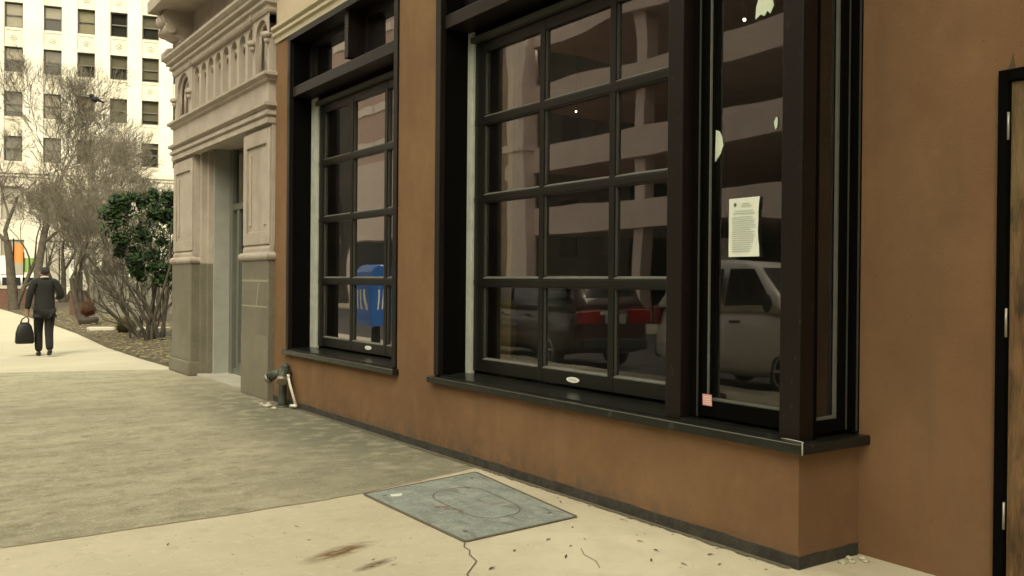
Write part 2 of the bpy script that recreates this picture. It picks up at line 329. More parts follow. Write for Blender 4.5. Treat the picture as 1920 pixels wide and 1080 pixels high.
# planting bed with a lumpy surface
bed = MB(); nx, ny = 26, 90
def edge_x(y):
    for (xa, ya), (xb, yb) in zip(EDGE, EDGE[1:]):
        if ya <= y <= yb: return xa + (xb - xa) * (y - ya) / (yb - ya)
    return EDGE[-1][0]
pts = []
for j in range(ny + 1):
    y = 15.72 + (57.8 - 15.72) * (j / ny) ** 1.3
    for i in range(nx + 1):
        t = i / nx; x = edge_x(max(y, 15.56)) + 0.01 + 16 * t ** 1.6
        pts.append((x, y, 0.0 if i == 0 else 0.015 + random.uniform(0, 0.05) + min(0.25, 0.05 * (x - 4))))
bed.add(pts, [(j * (nx + 1) + i, j * (nx + 1) + i + 1, (j + 1) * (nx + 1) + i + 1, (j + 1) * (nx + 1) + i) for j in range(ny) for i in range(nx)], True)
struct(bed, 'planting_bed', 'soil')
lt = MB()
for k in range(1500):
    y = 15.8 + 26 * random.random() ** 1.8; x = edge_x(y) + random.uniform(-0.05, 2.6) ; s_ = random.uniform(0.03, 0.08); a = random.uniform(0, 6.28)
    z = 0.05 + min(0.25, 0.05 * max(0, x - 4)) + random.uniform(0, 0.02)
    lt.add([(x + s_ * math.cos(a), y + s_ * math.sin(a), z + 0.02), (x - s_ * .5 * math.sin(a), y + s_ * .5 * math.cos(a), z), (x - s_ * math.cos(a), y - s_ * math.sin(a), z + 0.015), (x + s_ * .5 * math.sin(a), y - s_ * .5 * math.cos(a), z)], [(0, 1, 2, 3)])
tag(lt.build('leaf_litter', 'dry_foliage', normals=False), 'dry leaf litter and mulch covering the planting bed', 'leaf litter', kind='stuff')
g = MB(); g.prism([(4.45, 27.0), (7.5, 25.6), (7.6, 25.95), (4.6, 27.4)], 'z', 0.0, 0.16); struct(g, 'garden_kerb', 'coping')
# cracks and joint line
def strip(pts_, wd, z):
    m_ = MB()
    for i in range(len(pts_) - 1):
        a, b = Vector((*pts_[i], z)), Vector((*pts_[i + 1], z)); n = Vector((-(b - a).y, (b - a).x, 0)).normalized() * wd / 2
        m_.quad(a - n, b - n, b + n, a + n)
    return m_
cr = strip([(2.728, 4.43), (2.68, 4.36), (2.675, 4.29), (2.63, 4.22), (2.60, 4.10), (2.53, 4.03), (2.44, 3.94), (2.40, 3.7)], 0.008, 0.004)
struct(cr, 'sidewalk_crack', 'crack_dark')
struct(strip([(3.22, 3.98), (3.16, 3.88), (3.14, 3.75), (3.08, 3.65)], 0.007, 0.004), 'sidewalk_crack', 'seam')
jl = [(a + (b - a) * k / 6 , c + (d - c) * k / 6 + random.uniform(-.012, .012)) for (a, c), (b, d) in zip(JN, JN[1:]) for k in range(6)] + [JN[-1]]
struct(strip(jl, 0.022, 0.004), 'sidewalk_joint', 'seam')
# wall foot dirt seam
sm_ = MB()
for k in range(120):
    y = 3.1 + 7.6 * k / 120; wv = random.uniform(0.012, 0.045)
    sm_.quad((3.925 - wv, y, 0.006), (3.94, y, 0.006), (3.94, y + 0.066, 0.006), (3.925 - random.uniform(0.01, 0.035), y + 0.066, 0.006))
struct(sm_, 'wall_foot_dirt', 'crack_dark')

# ------------------------------------------------------------------ corner building
XF = 3.95
bld = thing('corner_building', (3.95, 3.07, 0), 'brown stucco corner building with tall dark framed glazing', 'building')
wl = MB()
wl.box(XF, 4.47, 3.07, 10.97, 0.10, 0.615)
wl.box(XF, 4.24, 10.53, 10.97, 0.615, 4.42)
wl.box(XF, 4.24, 6.93, 7.66, 0.615, 4.42)
wl.build('front_wall', 'stucco', bld)
rw = MB()
rw.box(4.47, 4.75, 2.305, 3.09, -0.05, 4.42); rw.box(4.47, 4.75, -9, 1.28, 0.0, 4.42); rw.box(4.47, 4.75, 1.28, 2.305, 2.55, 4.42)
rw.build('recess_wall', 'stucco', bld)
up = MB(); up.box(XF + 0.002, 12, -9, 10.97, 4.46, 9.0); up.build('upper_wall', 'stucco_cream', bld)
cm = MB(); prof = [(XF + .002, 4.43), (XF - .02, 4.43), (XF - .02, 4.49), (XF - .05, 4.51), (XF - .05, 4.545), (XF - .025, 4.56), (XF - .07, 4.585), (XF - .07, 4.62), (XF + .002, 4.63)]
cm.prism(prof, 'y', 3.0, 10.97); cm.build('cornice', 'cream_trim', bld)
bs = MB(); rb = random.Random(4); yy = [3.056 + 7.914 * k / 90 for k in range(91)]; zz_ = [0.066 + rb.uniform(0, .007) for _ in yy]
bs.prism([(y, z) for y, z in zip(yy, zz_)] + [(10.97, -.05), (3.056, -.05)], 'x', XF - 0.012, XF + 0.0015); xx_ = [XF + .002 + .498 * k / 8 for k in range(9)]
bs.prism([(x, 0.064 + rb.uniform(0, .006)) for x in xx_] + [(xx_[-1], -.05), (xx_[0], -.05)], 'y', 3.056, 3.0655); bs.build('base_strip', 'seal_strip', bld)
bs = MB(); bs.box(XF + 0.002, 4.47, 3.066, 10.97, -0.05, 0.10); bs.build('wall_foot', 'stucco', bld)
# interior room
rm = MB()
rm.box(4.45, 12, 3.3, 10.9, 0.05, 0.12); rm.build('interior_floor', 'dim_floor', bld)
rm = MB(); rm.box(11.8, 12, 3.3, 10.9, 0.12, 4.4); rm.box(4.76, 11.8, 3.08, 3.28, 0.12, 4.4); rm.box(4.3, 11.8, 10.75, 10.9, 0.12, 4.4); rm.build('interior_wall', 'dim_wall', bld)
rm = MB(); rm.box(4.3, 12, 3.1, 10.9, 4.40, 4.455); rm.build('interior_ceiling', 'dim_wall', bld)

ROWS = [(0.83, 1.455), (1.53, 2.18), (2.25, 2.85), (2.925, 3.48)]
XS_ = 4.225
def big_window(cols, y_hi, y_lo, track_hi, casing_hi, casing_lo, mulls, sill_poly):
    """overhead sash of four rows of panes in a deep dark opening; y_hi is the far side"""
    win = MB()
    win.box(XF - 0.02, 4.27, casing_hi, casing_hi + 0.08, 0.685, 4.36)
    if casing_lo is not None: win.box(XF - 0.02, 4.27, casing_lo - 0.08, casing_lo, 0.685, 4.36)
    lo = casing_lo - 0.08 if casing_lo is not None else 3.07
    win.box(XF - 0.02, 4.27, lo, casing_hi + 0.08, 4.36, 4.428)
    w_ = win.build('window', 'dark_frame', bld, bevel=0.004)
    lo2 = casing_lo if casing_lo is not None else 3.075
    jb = MB(); jb.box(XF + 0.03, 4.32, casing_hi - 0.012, casing_hi, 0.70, 4.355); jb.build('jamb', 'black_jamb', w_)
    tb = MB(); tb.box(XF + 0.01, 4.30, lo2, casing_hi - 0.02, 3.685, 3.80); tb.prism([(XF + 0.03, 3.80), (XF + 0.03, 3.815), (4.18, 3.86), (4.18, 3.80)], 'y', lo2, casing_hi - 0.02)
    tb.build('transom_bar', 'dark_frame', w_, bevel=0.006)
    tf = MB()
    ys = [casing_hi - 0.012] + [y for m_ in mulls for y in (m_ + 0.045, m_ - 0.045)] + [lo2]
    for m_ in mulls: tf.box(XF + 0.03, 4.26, m_ - 0.045, m_ + 0.045, 3.86, 4.36)
    for a, b in zip(ys[::2], ys[1::2]):
        tf.box(4.16, 4.24, a - 0.09, a, 3.86, 4.36); tf.box(4.16, 4.24, b, b + 0.09, 3.86, 4.36)
        tf.box(4.16, 4.24, b + 0.09, a - 0.09, 4.29, 4.36); tf.box(4.16, 4.24, b + 0.09, a - 0.09, 3.862, 3.90)
    tf.build('transom_frame', 'dark_frame', w_, bevel=0.004)
    tg = MB()
    for a, b in zip(ys[::2], ys[1::2]): tg.quad((4.20, a - .09, 3.9), (4.20, b + .09, 3.9), (4.20, b + .09, 4.29), (4.20, a - .09, 4.29))
    tg.build('transom_pane', 'window_glass', w_, normals=False)
    tr = MB(); tr.box(4.20, 4.24, track_hi, casing_hi - 0.012, 0.69, 3.685); tr.build('track', 'track_metal', w_, bevel=0.003)
    tt = MB(); tt.box(4.17, 4.24, y_lo, track_hi, 3.578, 3.625); tt.build('head_trim', 'dark_bead', w_, bevel=0.004)
    hd = MB(); hd.box(4.22, 4.30, y_lo, track_hi, 3.625, 3.685); hd.build('head_board', 'black_jamb', w_)
    fr = MB(); edges = [y_hi] + [y for c in cols for y in c] + [y_lo]
    for a, b in zip(edges[::2], edges[1::2]): fr.box(XS_, XS_ + 0.05, b, a, 0.725, 3.57)
    zz = [0.725] + [z for r_ in ROWS for z in r_] + [3.57]
    for a, b in cols:
        for z0, z1 in zip(zz[::2], zz[1::2]): fr.box(XS_ + 0.0025, XS_ + 0.048, b, a, z0, z1)
    for z0, z1 in zip(zz[2:-2:2], zz[3:-2:2]): fr.box(XS_ - 0.004, XS_ + 0.001, y_lo, y_hi, z0 + 0.012, z1 - 0.012)
    fr.build('sash', 'sash_frame', w_, bevel=0.005)
    for a, b in cols:
        for z0, z1 in ROWS:
            bd = MB(); bd.prism([(XS_ + 0.003, z0 - 0.002), (XS_ + 0.003, z0 + 0.006), (XS_ + 0.03, z0 + 0.018), (XS_ + 0.03, z0 - 0.002)], 'y', b, a); bd.build('glazing_bead', 'bead', w_)  # light caught on pane-bottom bevels is painted in by the pale grey
            bd = MB(); bd.box(XS_ + 0.012, XS_ + 0.029, a - 0.012, a - 0.0005, z0 + .02, z1); bd.build('side_bead', 'dark_bead', w_)  # dimmer upright edges painted in by the darker grey
    gl = MB()
    for a, b in cols:
        for z0, z1 in ROWS: gl.quad((XS_ + 0.03, a, z0), (XS_ + 0.03, b, z0), (XS_ + 0.03, b, z1), (XS_ + 0.03, a, z1))
    gl.build('pane', 'window_glass', w_, normals=False)
    sl = MB(); sl.prism(sill_poly, 'z', 0.616, 0.672)
    s_ = sl.build('sill', 'sill_stone', w_, bevel=0.008)
    fr0 = [(3.884, sill_poly[0][1] + .012, .669), (3.884, sill_poly[-1][1] - .012, .669)]
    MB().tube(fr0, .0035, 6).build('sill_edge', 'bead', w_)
    st = MB(); st.prism([(XF, 0.672), (XF, 0.682), (4.30, 0.705), (4.30, 0.672)], 'y', (lo2 if casing_lo is not None else 3.95), casing_hi); st.build('sill_top', 'sill_stone', w_)
    return w_
w1 = big_window([(10.11, 9.35), (9.29, 8.51), (8.45, 7.86)], 10.25, 7.72, 10.25, 10.45, 7.74, [8.94],
                [(3.885, 7.62), (4.30, 7.62), (4.30, 10.56), (3.885, 10.56)])
w2 = big_window([(6.60, 5.79), (5.73, 4.945), (4.885, 4.10)], 6.75, 3.96, 6.75, 6.85, None, [5.35],
                [(3.885, 3.0), (4.53, 3.0), (4.53, 3.20), (4.30, 3.20), (4.30, 6.98), (3.885, 6.98)])
# corner glazing: posts, a fixed light and a side light
cg = MB(); cg.box(XF, 4.075, 3.945, 4.075, 0.672, 3.684); cgw = cg.build('corner_window', 'dark_frame', bld, bevel=0.006)
p = MB(); p.box(XF, 4.065, 3.07, 3.205, 0.672, 3.684); p.build('corner_post', 'dark_frame', cgw, bevel=0.006)
p = MB(); p.box(4.03, 4.13, 3.878, 3.943, 0.70, 3.684); p.box(4.06, 4.12, 3.818, 3.876, 0.80, 3.684); p.box(4.05, 4.12, 3.207, 3.876, 0.705, 0.80); p.box(4.075, 4.12, 3.207, 3.225, 0.80, 3.684); p.box(4.05, 4.13, 3.207, 3.876, 3.60, 3.684)
p.build('fixed_frame', 'black_jamb', cgw, bevel=0.003)
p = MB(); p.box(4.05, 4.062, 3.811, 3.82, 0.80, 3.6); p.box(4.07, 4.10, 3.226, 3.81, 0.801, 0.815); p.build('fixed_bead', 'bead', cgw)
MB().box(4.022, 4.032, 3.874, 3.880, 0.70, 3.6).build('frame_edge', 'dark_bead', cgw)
p = MB(); p.quad((4.10, 3.82, 0.81), (4.10, 3.223, 0.81), (4.10, 3.223, 3.6), (4.10, 3.82, 3.6)); p.build('fixed_pane', 'window_glass', cgw, normals=False)
p = MB(); p.box(4.066, 4.10, 3.075, 3.16, 0.675, 3.684); p.box(4.305, 4.37, 3.09, 3.16, 0.70, 3.684); p.box(4.10, 4.305, 3.085, 3.16, 0.70, 0.765); p.box(4.10, 4.305, 3.085, 3.16, 3.6, 3.684)
p.box(4.37, 4.435, 3.11, 3.17, 0.69, 3.684); p.box(4.435, 4.472, 3.072, 3.17, 0.675, 3.684); p.build('side_frame', 'black_jamb', cgw, bevel=0.003)
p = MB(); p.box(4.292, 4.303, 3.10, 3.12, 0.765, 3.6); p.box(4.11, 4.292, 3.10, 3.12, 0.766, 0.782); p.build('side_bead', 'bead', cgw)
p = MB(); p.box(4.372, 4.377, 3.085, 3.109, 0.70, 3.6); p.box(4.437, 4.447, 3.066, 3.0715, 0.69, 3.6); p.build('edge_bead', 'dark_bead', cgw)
p = MB(); p.quad((4.10, 3.125, 0.77), (4.305, 3.125, 0.77), (4.305, 3.125, 3.6), (4.10, 3.125, 3.6)); p.build('side_pane', 'dusty_glass', cgw, normals=False)
p = MB(); p.box(XF + .001, 4.30, 3.07, 3.94, 3.685, 3.80); p.box(4.30, 4.472, 3.072, 3.3, 3.685, 4.44); p.build('corner_head', 'dark_frame', cgw)
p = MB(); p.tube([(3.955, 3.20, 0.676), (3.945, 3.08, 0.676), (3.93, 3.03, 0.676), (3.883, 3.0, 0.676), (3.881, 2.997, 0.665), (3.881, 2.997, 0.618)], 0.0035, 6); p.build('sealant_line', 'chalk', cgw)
p = MB(); p.box(3.95, 4.05, 3.205, 3.94, 0.672, 0.69); p.build('corner_sill_top', 'sill_stone', cgw)
# recess door
dr = MB(); dr.box(4.43, 4.60, 2.255, 2.302, 0.0, 2.545); dr.box(4.43, 4.60, 1.285, 1.332, 0.0, 2.545); dr.box(4.432, 4.60, 1.332, 2.255, 2.49, 2.545)
drw = dr.build('door', 'black_jamb', bld, bevel=0.003)
p = MB(); p.box(4.455, 4.50, 1.335, 2.250, 0.02, 2.487); p.build('door_leaf', 'old_wood', drw, bevel=0.004)
for z0, z1 in ((2.206, 2.339), (1.256, 1.395), (0.328, 0.459)):
    p = MB(); p.tube([(4.434, 2.252, z0), (4.434, 2.252, z1)], 0.0065, 8); p.build('hinge', 'hinge_metal', drw)
p = MB(); p.prism([(2.285, 2.546), (2.238, 2.546), (2.246, 2.59), (2.25, 2.63), (2.258, 2.59), (2.27, 2.56)], 'x', 4.465, 4.469); p.build('caulk_smear', 'caulk', drw)

# things stuck on or standing behind the glass
n_ = thing('paper_notice', (4.085, 3.58, 1.66), 'white printed paper notice taped inside tall narrow window', 'notice')
p = MB(); ny_, nz_ = 6, 12; pv = []
for k in range(nz_ + 1):
    for i in range(ny_ + 1):
        u, v = i / ny_, k / nz_
        wob = 0.004 * math.sin(v * 7 + u * 2) * (0.3 + u)
        pv.append((4.092 - 0.004 - abs(wob) * 0.8, 3.695 - 0.232 * u + (0.012 * math.sin(v * 3.0) * (u > 0.9)), 1.66 + 0.342 * v))
p.add(pv, [(k * (ny_ + 1) + i, k * (ny_ + 1) + i + 1, (k + 1) * (ny_ + 1) + i + 1, (k + 1) * (ny_ + 1) + i) for k in range(nz_) for i in range(ny_)], True)
p.build('sheet', 'paper', n_)
p = MB()
for z, a, b in ((1.965, .45, .68), (1.952, .40, .75), (1.925, .2, .8), (1.91, .15, .85)): p.box(4.0815, 4.0825, 3.695 - .232 * b, 3.695 - .232 * a, z, z + 0.0045)
for k in range(17): p.box(4.0815, 4.0825, 3.695 - .232 * random.uniform(.7, .9), 3.695 - .232 * .12, 1.69 + k * 0.0125, 1.69 + k * 0.0125 + 0.0035)
p.build('text_lines', 'ink', n_)
p = MB(); p.ball((4.082, 3.645, 1.965), 0.011, 10, 6, (0.1, 1, 1)); p.build('seal', 'ink_dark', n_)
def flake(pts_, name, m, label, cat, x=4.091):
    o = MB().prism(pts_, 'x', x, x + 0.004).build(name, m); return tag(o, label, cat)
flake([(3.816, 2.235), (3.814, 2.33), (3.812, 2.425), (3.785, 2.415), (3.765, 2.38), (3.755, 2.325), (3.775, 2.28)], 'torn_paper', 'paper_torn', 'curved torn scrap of pale paper at left edge of narrow window', 'paper scrap', 4.0945)
flake([(3.515, 3.02), (3.51, 3.09), (3.49, 3.14), (3.40, 3.14), (3.385, 3.07), (3.41, 3.03), (3.43, 3.05), (3.45, 3.025), (3.48, 3.04)], 'torn_paper', 'paper_torn', 'ragged pale paper scrap at very top of narrow window', 'paper scrap')
flake([(3.375, 2.41), (3.36, 2.44), (3.35, 2.43), (3.352, 2.38), (3.365, 2.37)], 'torn_paper', 'paper_torn', 'tiny pale paper fleck by corner post above the notice', 'paper scrap')
sk = tag(MB().prism([(3.768, 0.772), (3.84, 0.772), (3.842, 0.839), (3.77, 0.839)], 'x', 4.035, 4.0385).build('sticker', 'pink_sticker'), 'small square pink sticker at bottom left of narrow window', 'sticker')
ORG[sk] = sk.location.copy()
p = MB()
for z in (0.783, 0.795, 0.808, 0.823): p.box(4.0335, 4.0345, 3.776, 3.834, z, z + 0.004)
p.build('print_lines', 'badge_white', sk)
def oval(y, z, label):
    poly = [(y + 0.075 * math.cos(a), z + 0.021 * math.sin(a)) for a in [i * math.pi / 10 for i in range(20)]]
    o = tag(MB().prism(poly, 'x', XS_ - 0.006, XS_ + 0.001).build('oval_badge', 'badge_white'), label, 'badge', 'oval badges on the sash bottom rails'); ORG[o] = o.location.copy()
    m_ = MB(); m_.box(XS_ - 0.0075, XS_ - 0.0062, y - 0.045, y + 0.045, z - 0.004, z + 0.004); m_.build('lettering', 'ink', o)
oval(5.335, 0.772, 'white oval badge on bottom rail of the large window nearer the corner')
oval(8.86, 0.785, 'white oval badge on bottom rail of the window beside stone entrance')
# inside the room
o = MB(); o.box(4.42, 4.47, 6.45, 7.0, 0.12, 3.75); o.build('partition_panel', 'olive_board'); tag(bpy.data.objects['partition_panel'], 'olive brown board standing upright inside window near its left jamb', 'panel')
b_ = thing('storage_bin', (4.95, 6.75, 0.12), 'pale grey rounded bin inside the window behind lowest pane', 'bin')
o = MB(); o.tube([(4.95, 6.75, 0.12), (4.95, 6.75, 0.2), (4.95, 6.75, 1.30), (4.95, 6.75, 1.36)], [0.27, 0.30, 0.34, 0.31], 20); o.build('body', 'grey_bin', b_)
o = MB(); o.tube([(4.95, 6.75, 1.36), (4.95, 6.75, 1.42)], [0.35, 0.28], 20); o.build('lid', 'grey_bin', b_)
for x, y, z, r_, l_ in ((7.0, 8.83, 3.62, 0.011, 'tiny glowing ceiling bulb seen through upper middle pane of large window'), (6.5, 6.68, 3.28, 0.014, 'tiny glowing ceiling bulb seen at right edge of large window'), (6.2, 5.45, 3.83, 0.013, 'small glowing ceiling bulb seen high in the narrow window')):
    t_ = thing('ceiling_bulb', (x, y, z), l_, 'lamp', 'glowing bulbs inside the dark room')
    MB().ball((x, y, z), r_).build('bulb', 'bulb', t_); MB().tube([(x, y, z + r_ * .9), (x, y, 4.40)], 0.012, 6).build('stem', 'black_jamb', t_)

# ------------------------------------------------------------------ stone entrance building
stn = thing('stone_building', (3.88, 13.3, 0), 'tan limestone building with arcaded frieze over a granite based doorway', 'building')
SX = 3.88
def arch_bay(m_, y0, y1, z0, z1, spring, rib, xf, xb, n=10, pointed=False):
    """plate with one arch-headed recess between y0 and y1"""
    a0, a1 = y0 + rib, y1 - rib; c = (a0 + a1) / 2; r_ = (a1 - a0) / 2
    m_.box(xf, xb, y0, a0, z0, spring); m_.box(xf, xb, a1, y1, z0, spring)
    arc = [(c - r_ * math.cos(math.pi * k / n), spring + r_ * math.sin(math.pi * k / n)) for k in range(n + 1)]
    arc = [(y0, spring)] + arc + [(y1, spring)]
    for (ya, za), (yb, zb) in zip(arc, arc[1:]):
        m_.add([(xf, ya, za), (xf, yb, zb), (xf, yb, z1), (xf, ya, z1)], [(0, 1, 2, 3)])
        m_.add([(xf, ya, za), (xf, yb, zb), (xb, yb, zb), (xb, ya, za)], [(0, 1, 2, 3)])
def mould(m_, prof_, y0, y1, ret=True):
    """horizontal moulding: prof_ is (projection, z) running along y with a return at the near end"""
    for (pa, za), (pb, zb) in zip(prof_, prof_[1:]):
        m_.quad((SX - pa, y0 - pa, za), (SX - pa, y1 + pa, za), (SX - pb, y1 + pb, zb), (SX - pb, y0 - pb, zb))
        m_.quad((SX - pa, y0 - pa, za), (SX - pb, y0 - pb, zb), (SX + 0.3, y0 - pb, zb), (SX + 0.3, y0 - pa, za))
        m_.quad((SX - pa, y1 + pa, za), (SX - pb, y1 + pb, zb), (SX + 0.3, y1 + pb, zb), (SX + 0.3, y1 + pa, za))
m_ = MB(); m_.box(4.05, 12, 11.0, 15.45, 5.0, 9.0); m_.box(4.9, 12, 11.02, 15.45, -0.1, 5.0); m_.box(4.05, 4.9, 11.05, 15.4, 3.66, 5.0)
m_.build('wall', 'limestone', stn)
def pilaster(y0, y1, name='pilaster', far=False):
    pm = MB()
    pm.box(SX + 0.03, 4.30, y0 + .02, y1, 1.86, 3.46)
    for a, b in ((y0 + .02, y0 + .13), (y1 - .13, y1)): pm.box(SX, SX + 0.029, a, b, 1.95, 3.40)
    pm.box(SX, SX + 0.029, y0 + .13, y1 - .13, 3.22, 3.40); pm.box(SX + .002, SX + 0.029, y0 + .13, y1 - .13, 1.95, 2.12)
    for a, b in ((y0 + .18, y0 + .27), (y1 - .27, y1 - .18)): pm.box(SX + 0.012, SX + 0.029, a, b, 2.2, 3.14)
    po = pm.build(name, 'limestone', stn, bevel=0.008)
    bm_ = MB()
    for k in range(9):
        a = -math.pi / 2 + math.pi * k / 8; a2 = -math.pi / 2 + math.pi * (k + 1) / 8
        if k < 8:
            pa, za = 0.05 * math.cos(a), 1.80 + 0.055 * math.sin(a); pb, zb = 0.05 * math.cos(a2), 1.80 + 0.055 * math.sin(a2)
            bm_.quad((SX - pa, y0 - pa, za), (SX - pa, y1 + pa, za), (SX - pb, y1 + pb, zb), (SX - pb, y0 - pb, zb))
            bm_.quad((SX - pa, y0 - pa, za), (SX - pb, y0 - pb, zb), (4.30, y0 - pb, zb), (4.30, y0 - pa, za))
            bm_.quad((SX - pa, y1 + pa, za), (SX - pb, y1 + pb, zb), (4.30, y1 + pb, zb), (4.30, y1 + pa, za))
    bm_.box(SX, 4.30, y0, y1, 1.745, 1.856); bm_.prism([(SX, 1.856), (SX, 1.90), (SX + .03, 1.96), (SX + .06, 1.96), (SX + .06, 1.856)], 'y', y0, y1)
    bm_.build('base_moulding', 'limestone', po)
    gm = MB(); gm.box(SX - 0.012, 4.30, y0 - .012, y1 + .012, -0.05, 1.745); gm.build('granite_base', 'granite', po, bevel=0.01)
    return po
pr_ = pilaster(10.98, 12.0)
p = MB(); p.box(SX - 0.0145, SX - 0.011, 10.985, 11.99, 1.475, 1.505); p.box(SX - 0.0145, SX - 0.011, 10.985, 11.99, 1.15, 1.175)
p.prism([(11.38, 1.175), (11.42, 1.175), (11.34, 1.475), (11.30, 1.475)], 'x', SX - 0.0145, SX - 0.011); p.build('mortar_repair', 'mortar', pr_)
p = MB(); p.box(SX - 0.0145, SX - 0.011, 10.972, 12.008, 0.02, 0.80); p.build('granite_patch', 'granite_pale', pr_)
pl_ = pilaster(14.47, 15.6)
p = MB(); p.box(SX - 0.06, SX - 0.0125, 14.45, 15.62, 0.0, 0.22); p.box(SX - .06, 4.1, 14.40, 14.455, 0.0, 0.22); p.build('plinth_block', 'granite', pl_, bevel=0.02)
for xa, ya, xb, yb in ((4.0, 14.40, 0, 0), (4.09, 14.33, 0, 0)):
    rv = MB(); rv.box(xa, 4.3, ya, ya + .08, 1.745, 3.50); rv.build('reveal_moulding', 'limestone', stn, bevel=0.012)
    rv = MB(); rv.box(xa - .006, 4.3, ya - .006, ya + .08, 0, 1.745); rv.build('reveal_base', 'granite', stn, bevel=0.01)
for k in range(2):
    rv = MB(); rv.box((4.0, 4.09)[k], 4.3, 12.005 + .07 * k, 12.07 + .07 * k, 0, 3.50); rv.build('reveal_moulding', 'limestone', stn, bevel=0.012)
rv = MB(); rv.box(4.165, 4.42, 14.27, 14.325, 0.02, 3.52); rv.build('painted_jamb', 'painted_jamb', stn, bevel=0.004)
rv = MB(); rv.box(4.06, 4.9, 12.0, 14.5, 3.53, 3.66); rv.build('soffit', 'limestone', stn)
dr = MB(); dr.box(4.40, 4.50, 14.12, 14.268, 0.02, 3.53); dr.box(4.41, 4.50, 12.1, 14.12, 2.58, 2.68); dr.box(4.42, 4.49, 13.86, 13.96, 0.03, 2.58); dr.box(4.42, 4.49, 12.1, 13.86, 0.03, 0.22); dr.box(4.42, 4.49, 13.96, 14.12, 0.03, 0.12)
ed = dr.build('entrance_door', 'door_metal', stn, bevel=0.006)
p = MB(); p.quad((4.46, 14.12, 2.68), (4.46, 12.1, 2.68), (4.46, 12.1, 3.53), (4.46, 14.12, 3.53)); p.quad((4.46, 13.86, .22), (4.46, 12.1, .22), (4.46, 12.1, 2.58), (4.46, 13.86, 2.58)); p.quad((4.47, 14.12, .12), (4.47, 13.96, .12), (4.47, 13.96, 2.58), (4.47, 14.12, 2.58)); p.build('door_pane', 'office_glass', ed, normals=False)
p = MB(); p.box(3.95, 4.95, 12.0, 14.4, -0.05, 0.035); p.build('doorstep', 'kerb_stone', stn, bevel=0.01)
# entablature
en = MB(); mould(en, [(-.1, 3.455), (0.035, 3.455), (0.035, 3.52), (0.02, 3.535), (0.06, 3.555), (0.06, 3.60), (0.03, 3.615), (0.03, 3.64), (0.085, 3.665), (0.085, 3.70), (0.015, 3.715), (0.012, 3.965), (0.05, 3.985), (0.05, 4.01), (0.10, 4.04), (0.10, 4.075), (0.02, 4.10), (-.1, 4.105)], 11.02, 15.58)
en.build('entablature', 'limestone', stn)
fz = MB()
fz.box(SX + 0.15, 4.06, 11.06, 15.56, 4.10, 4.86)
arch_bay(fz, 11.03, 11.62, 4.10, 4.84, 4.58, 0.08, SX, SX + 0.16, 14)
arch_bay(fz, 14.55, 15.55, 4.10, 4.84, 4.46, 0.14, SX, SX + 0.16, 14)
nb = 8; y0, y1 = 11.62, 14.55; bw = (y1 - y0) / nb
for k in range(nb): arch_bay(fz, y0 + k * bw, y0 + (k + 1) * bw, 4.10, 4.84, 4.665, 0.052, SX + 0.03, SX + 0.16, 8)
fz.box(SX, SX + .03, 11.62, 11.66, 4.10, 4.84); fz.box(SX, SX + .03, 14.51, 14.55, 4.10, 4.84)
fr_ = fz.build('frieze', 'limestone', stn)
for k in range(nb):
    yc = y0 + (k + .5) * bw; o_ = MB(); o_.ball((SX + .115, yc, 4.66), 0.06, 8, 6); o_.tube([(SX + .10, yc - .12, 4.60), (SX + .08, yc - .06, 4.68), (SX + .10, yc, 4.62), (SX + .08, yc + .06, 4.68), (SX + .10, yc + .12, 4.60)], 0.02, 6)
    o_.build('arch_ornament', 'limestone', fr_)
for y, z in ((11.06, 4.55), (11.60, 4.55), (14.6, 4.44), (15.5, 4.44)):
    o_ = MB(); o_.ball((SX - .03, y, z), 0.065, 10, 7, (1, 1, .7)); o_.ball((SX - .02, y, z - .065), 0.042, 8, 6); o_.build('impost_ball', 'limestone', fr_)
for yc, rr, sp in ((11.325, .215, 4.58), (15.05, .36, 4.46)):
    o_ = MB()
    for r2, xx in ((rr - .03, SX + .06), (rr - .10, SX + .11)):
        o_.tube([(xx, yc - r2, 4.12)] + [(xx, yc - r2 * math.cos(math.pi * k / 14), sp + r2 * math.sin(math.pi * k / 14)) for k in range(15)] + [(xx, yc + r2, 4.12)], 0.024, 6)
    o_.ball((SX + .13, yc - rr * .3, sp + rr * .25), rr * .25, 10, 7, (.5, 1, 1)); o_.ball((SX + .13, yc + rr * .3, sp + rr * .25), rr * .25, 10, 7, (.5, 1, 1)); o_.build('arch_tracery', 'limestone', fr_)
co = MB(); mould(co, [(-.05, 4.83), (0.02, 4.84), (0.035, 4.87), (0.035, 4.93), (0.075, 4.945), (0.075, 4.99), (0.055, 5.0), (0.12, 5.03), (0.12, 5.07), (0.14, 5.085), (0.17, 5.12), (0.17, 5.16), (0.05, 5.23), (0.03, 5.27), (-.25, 5.29)], 11.04, 15.56)
for y in (11.62, 14.5): co.box(SX - 0.05, SX + .05, y - .03, y + .03, 4.86, 4.93)
co.build('cornice', 'limestone', stn)
br = MB(); prof = [(4.06, 5.25), (3.96, 5.27), (3.93, 5.33), (3.88, 5.38), (3.80, 5.40), (3.70, 5.44), (3.64, 5.52), (3.66, 5.58), (3.62, 5.62), (3.58, 5.72), (3.62, 5.82), (4.06, 5.82)]
for y in (15.35, ): br.prism(prof, 'y', y - .22, y + .22, True); br.tube([(3.70, y - .26, 5.53), (3.70, y + .26, 5.53)], 0.085, 12); br.tube([(3.90, y - .25, 5.36), (3.90, y + .25, 5.36)], 0.055, 10)
br.ball((3.62, 15.35, 5.66), 0.12, 10, 7, (.8, 1.3, 1))
br.tube([(3.95, 15.62, 5.30), (3.80, 15.66, 5.28), (3.72, 15.68, 5.20), (3.74, 15.68, 5.10)], [.05, .05, .04, .05], 8)
br.build('bracket', 'limestone', stn)
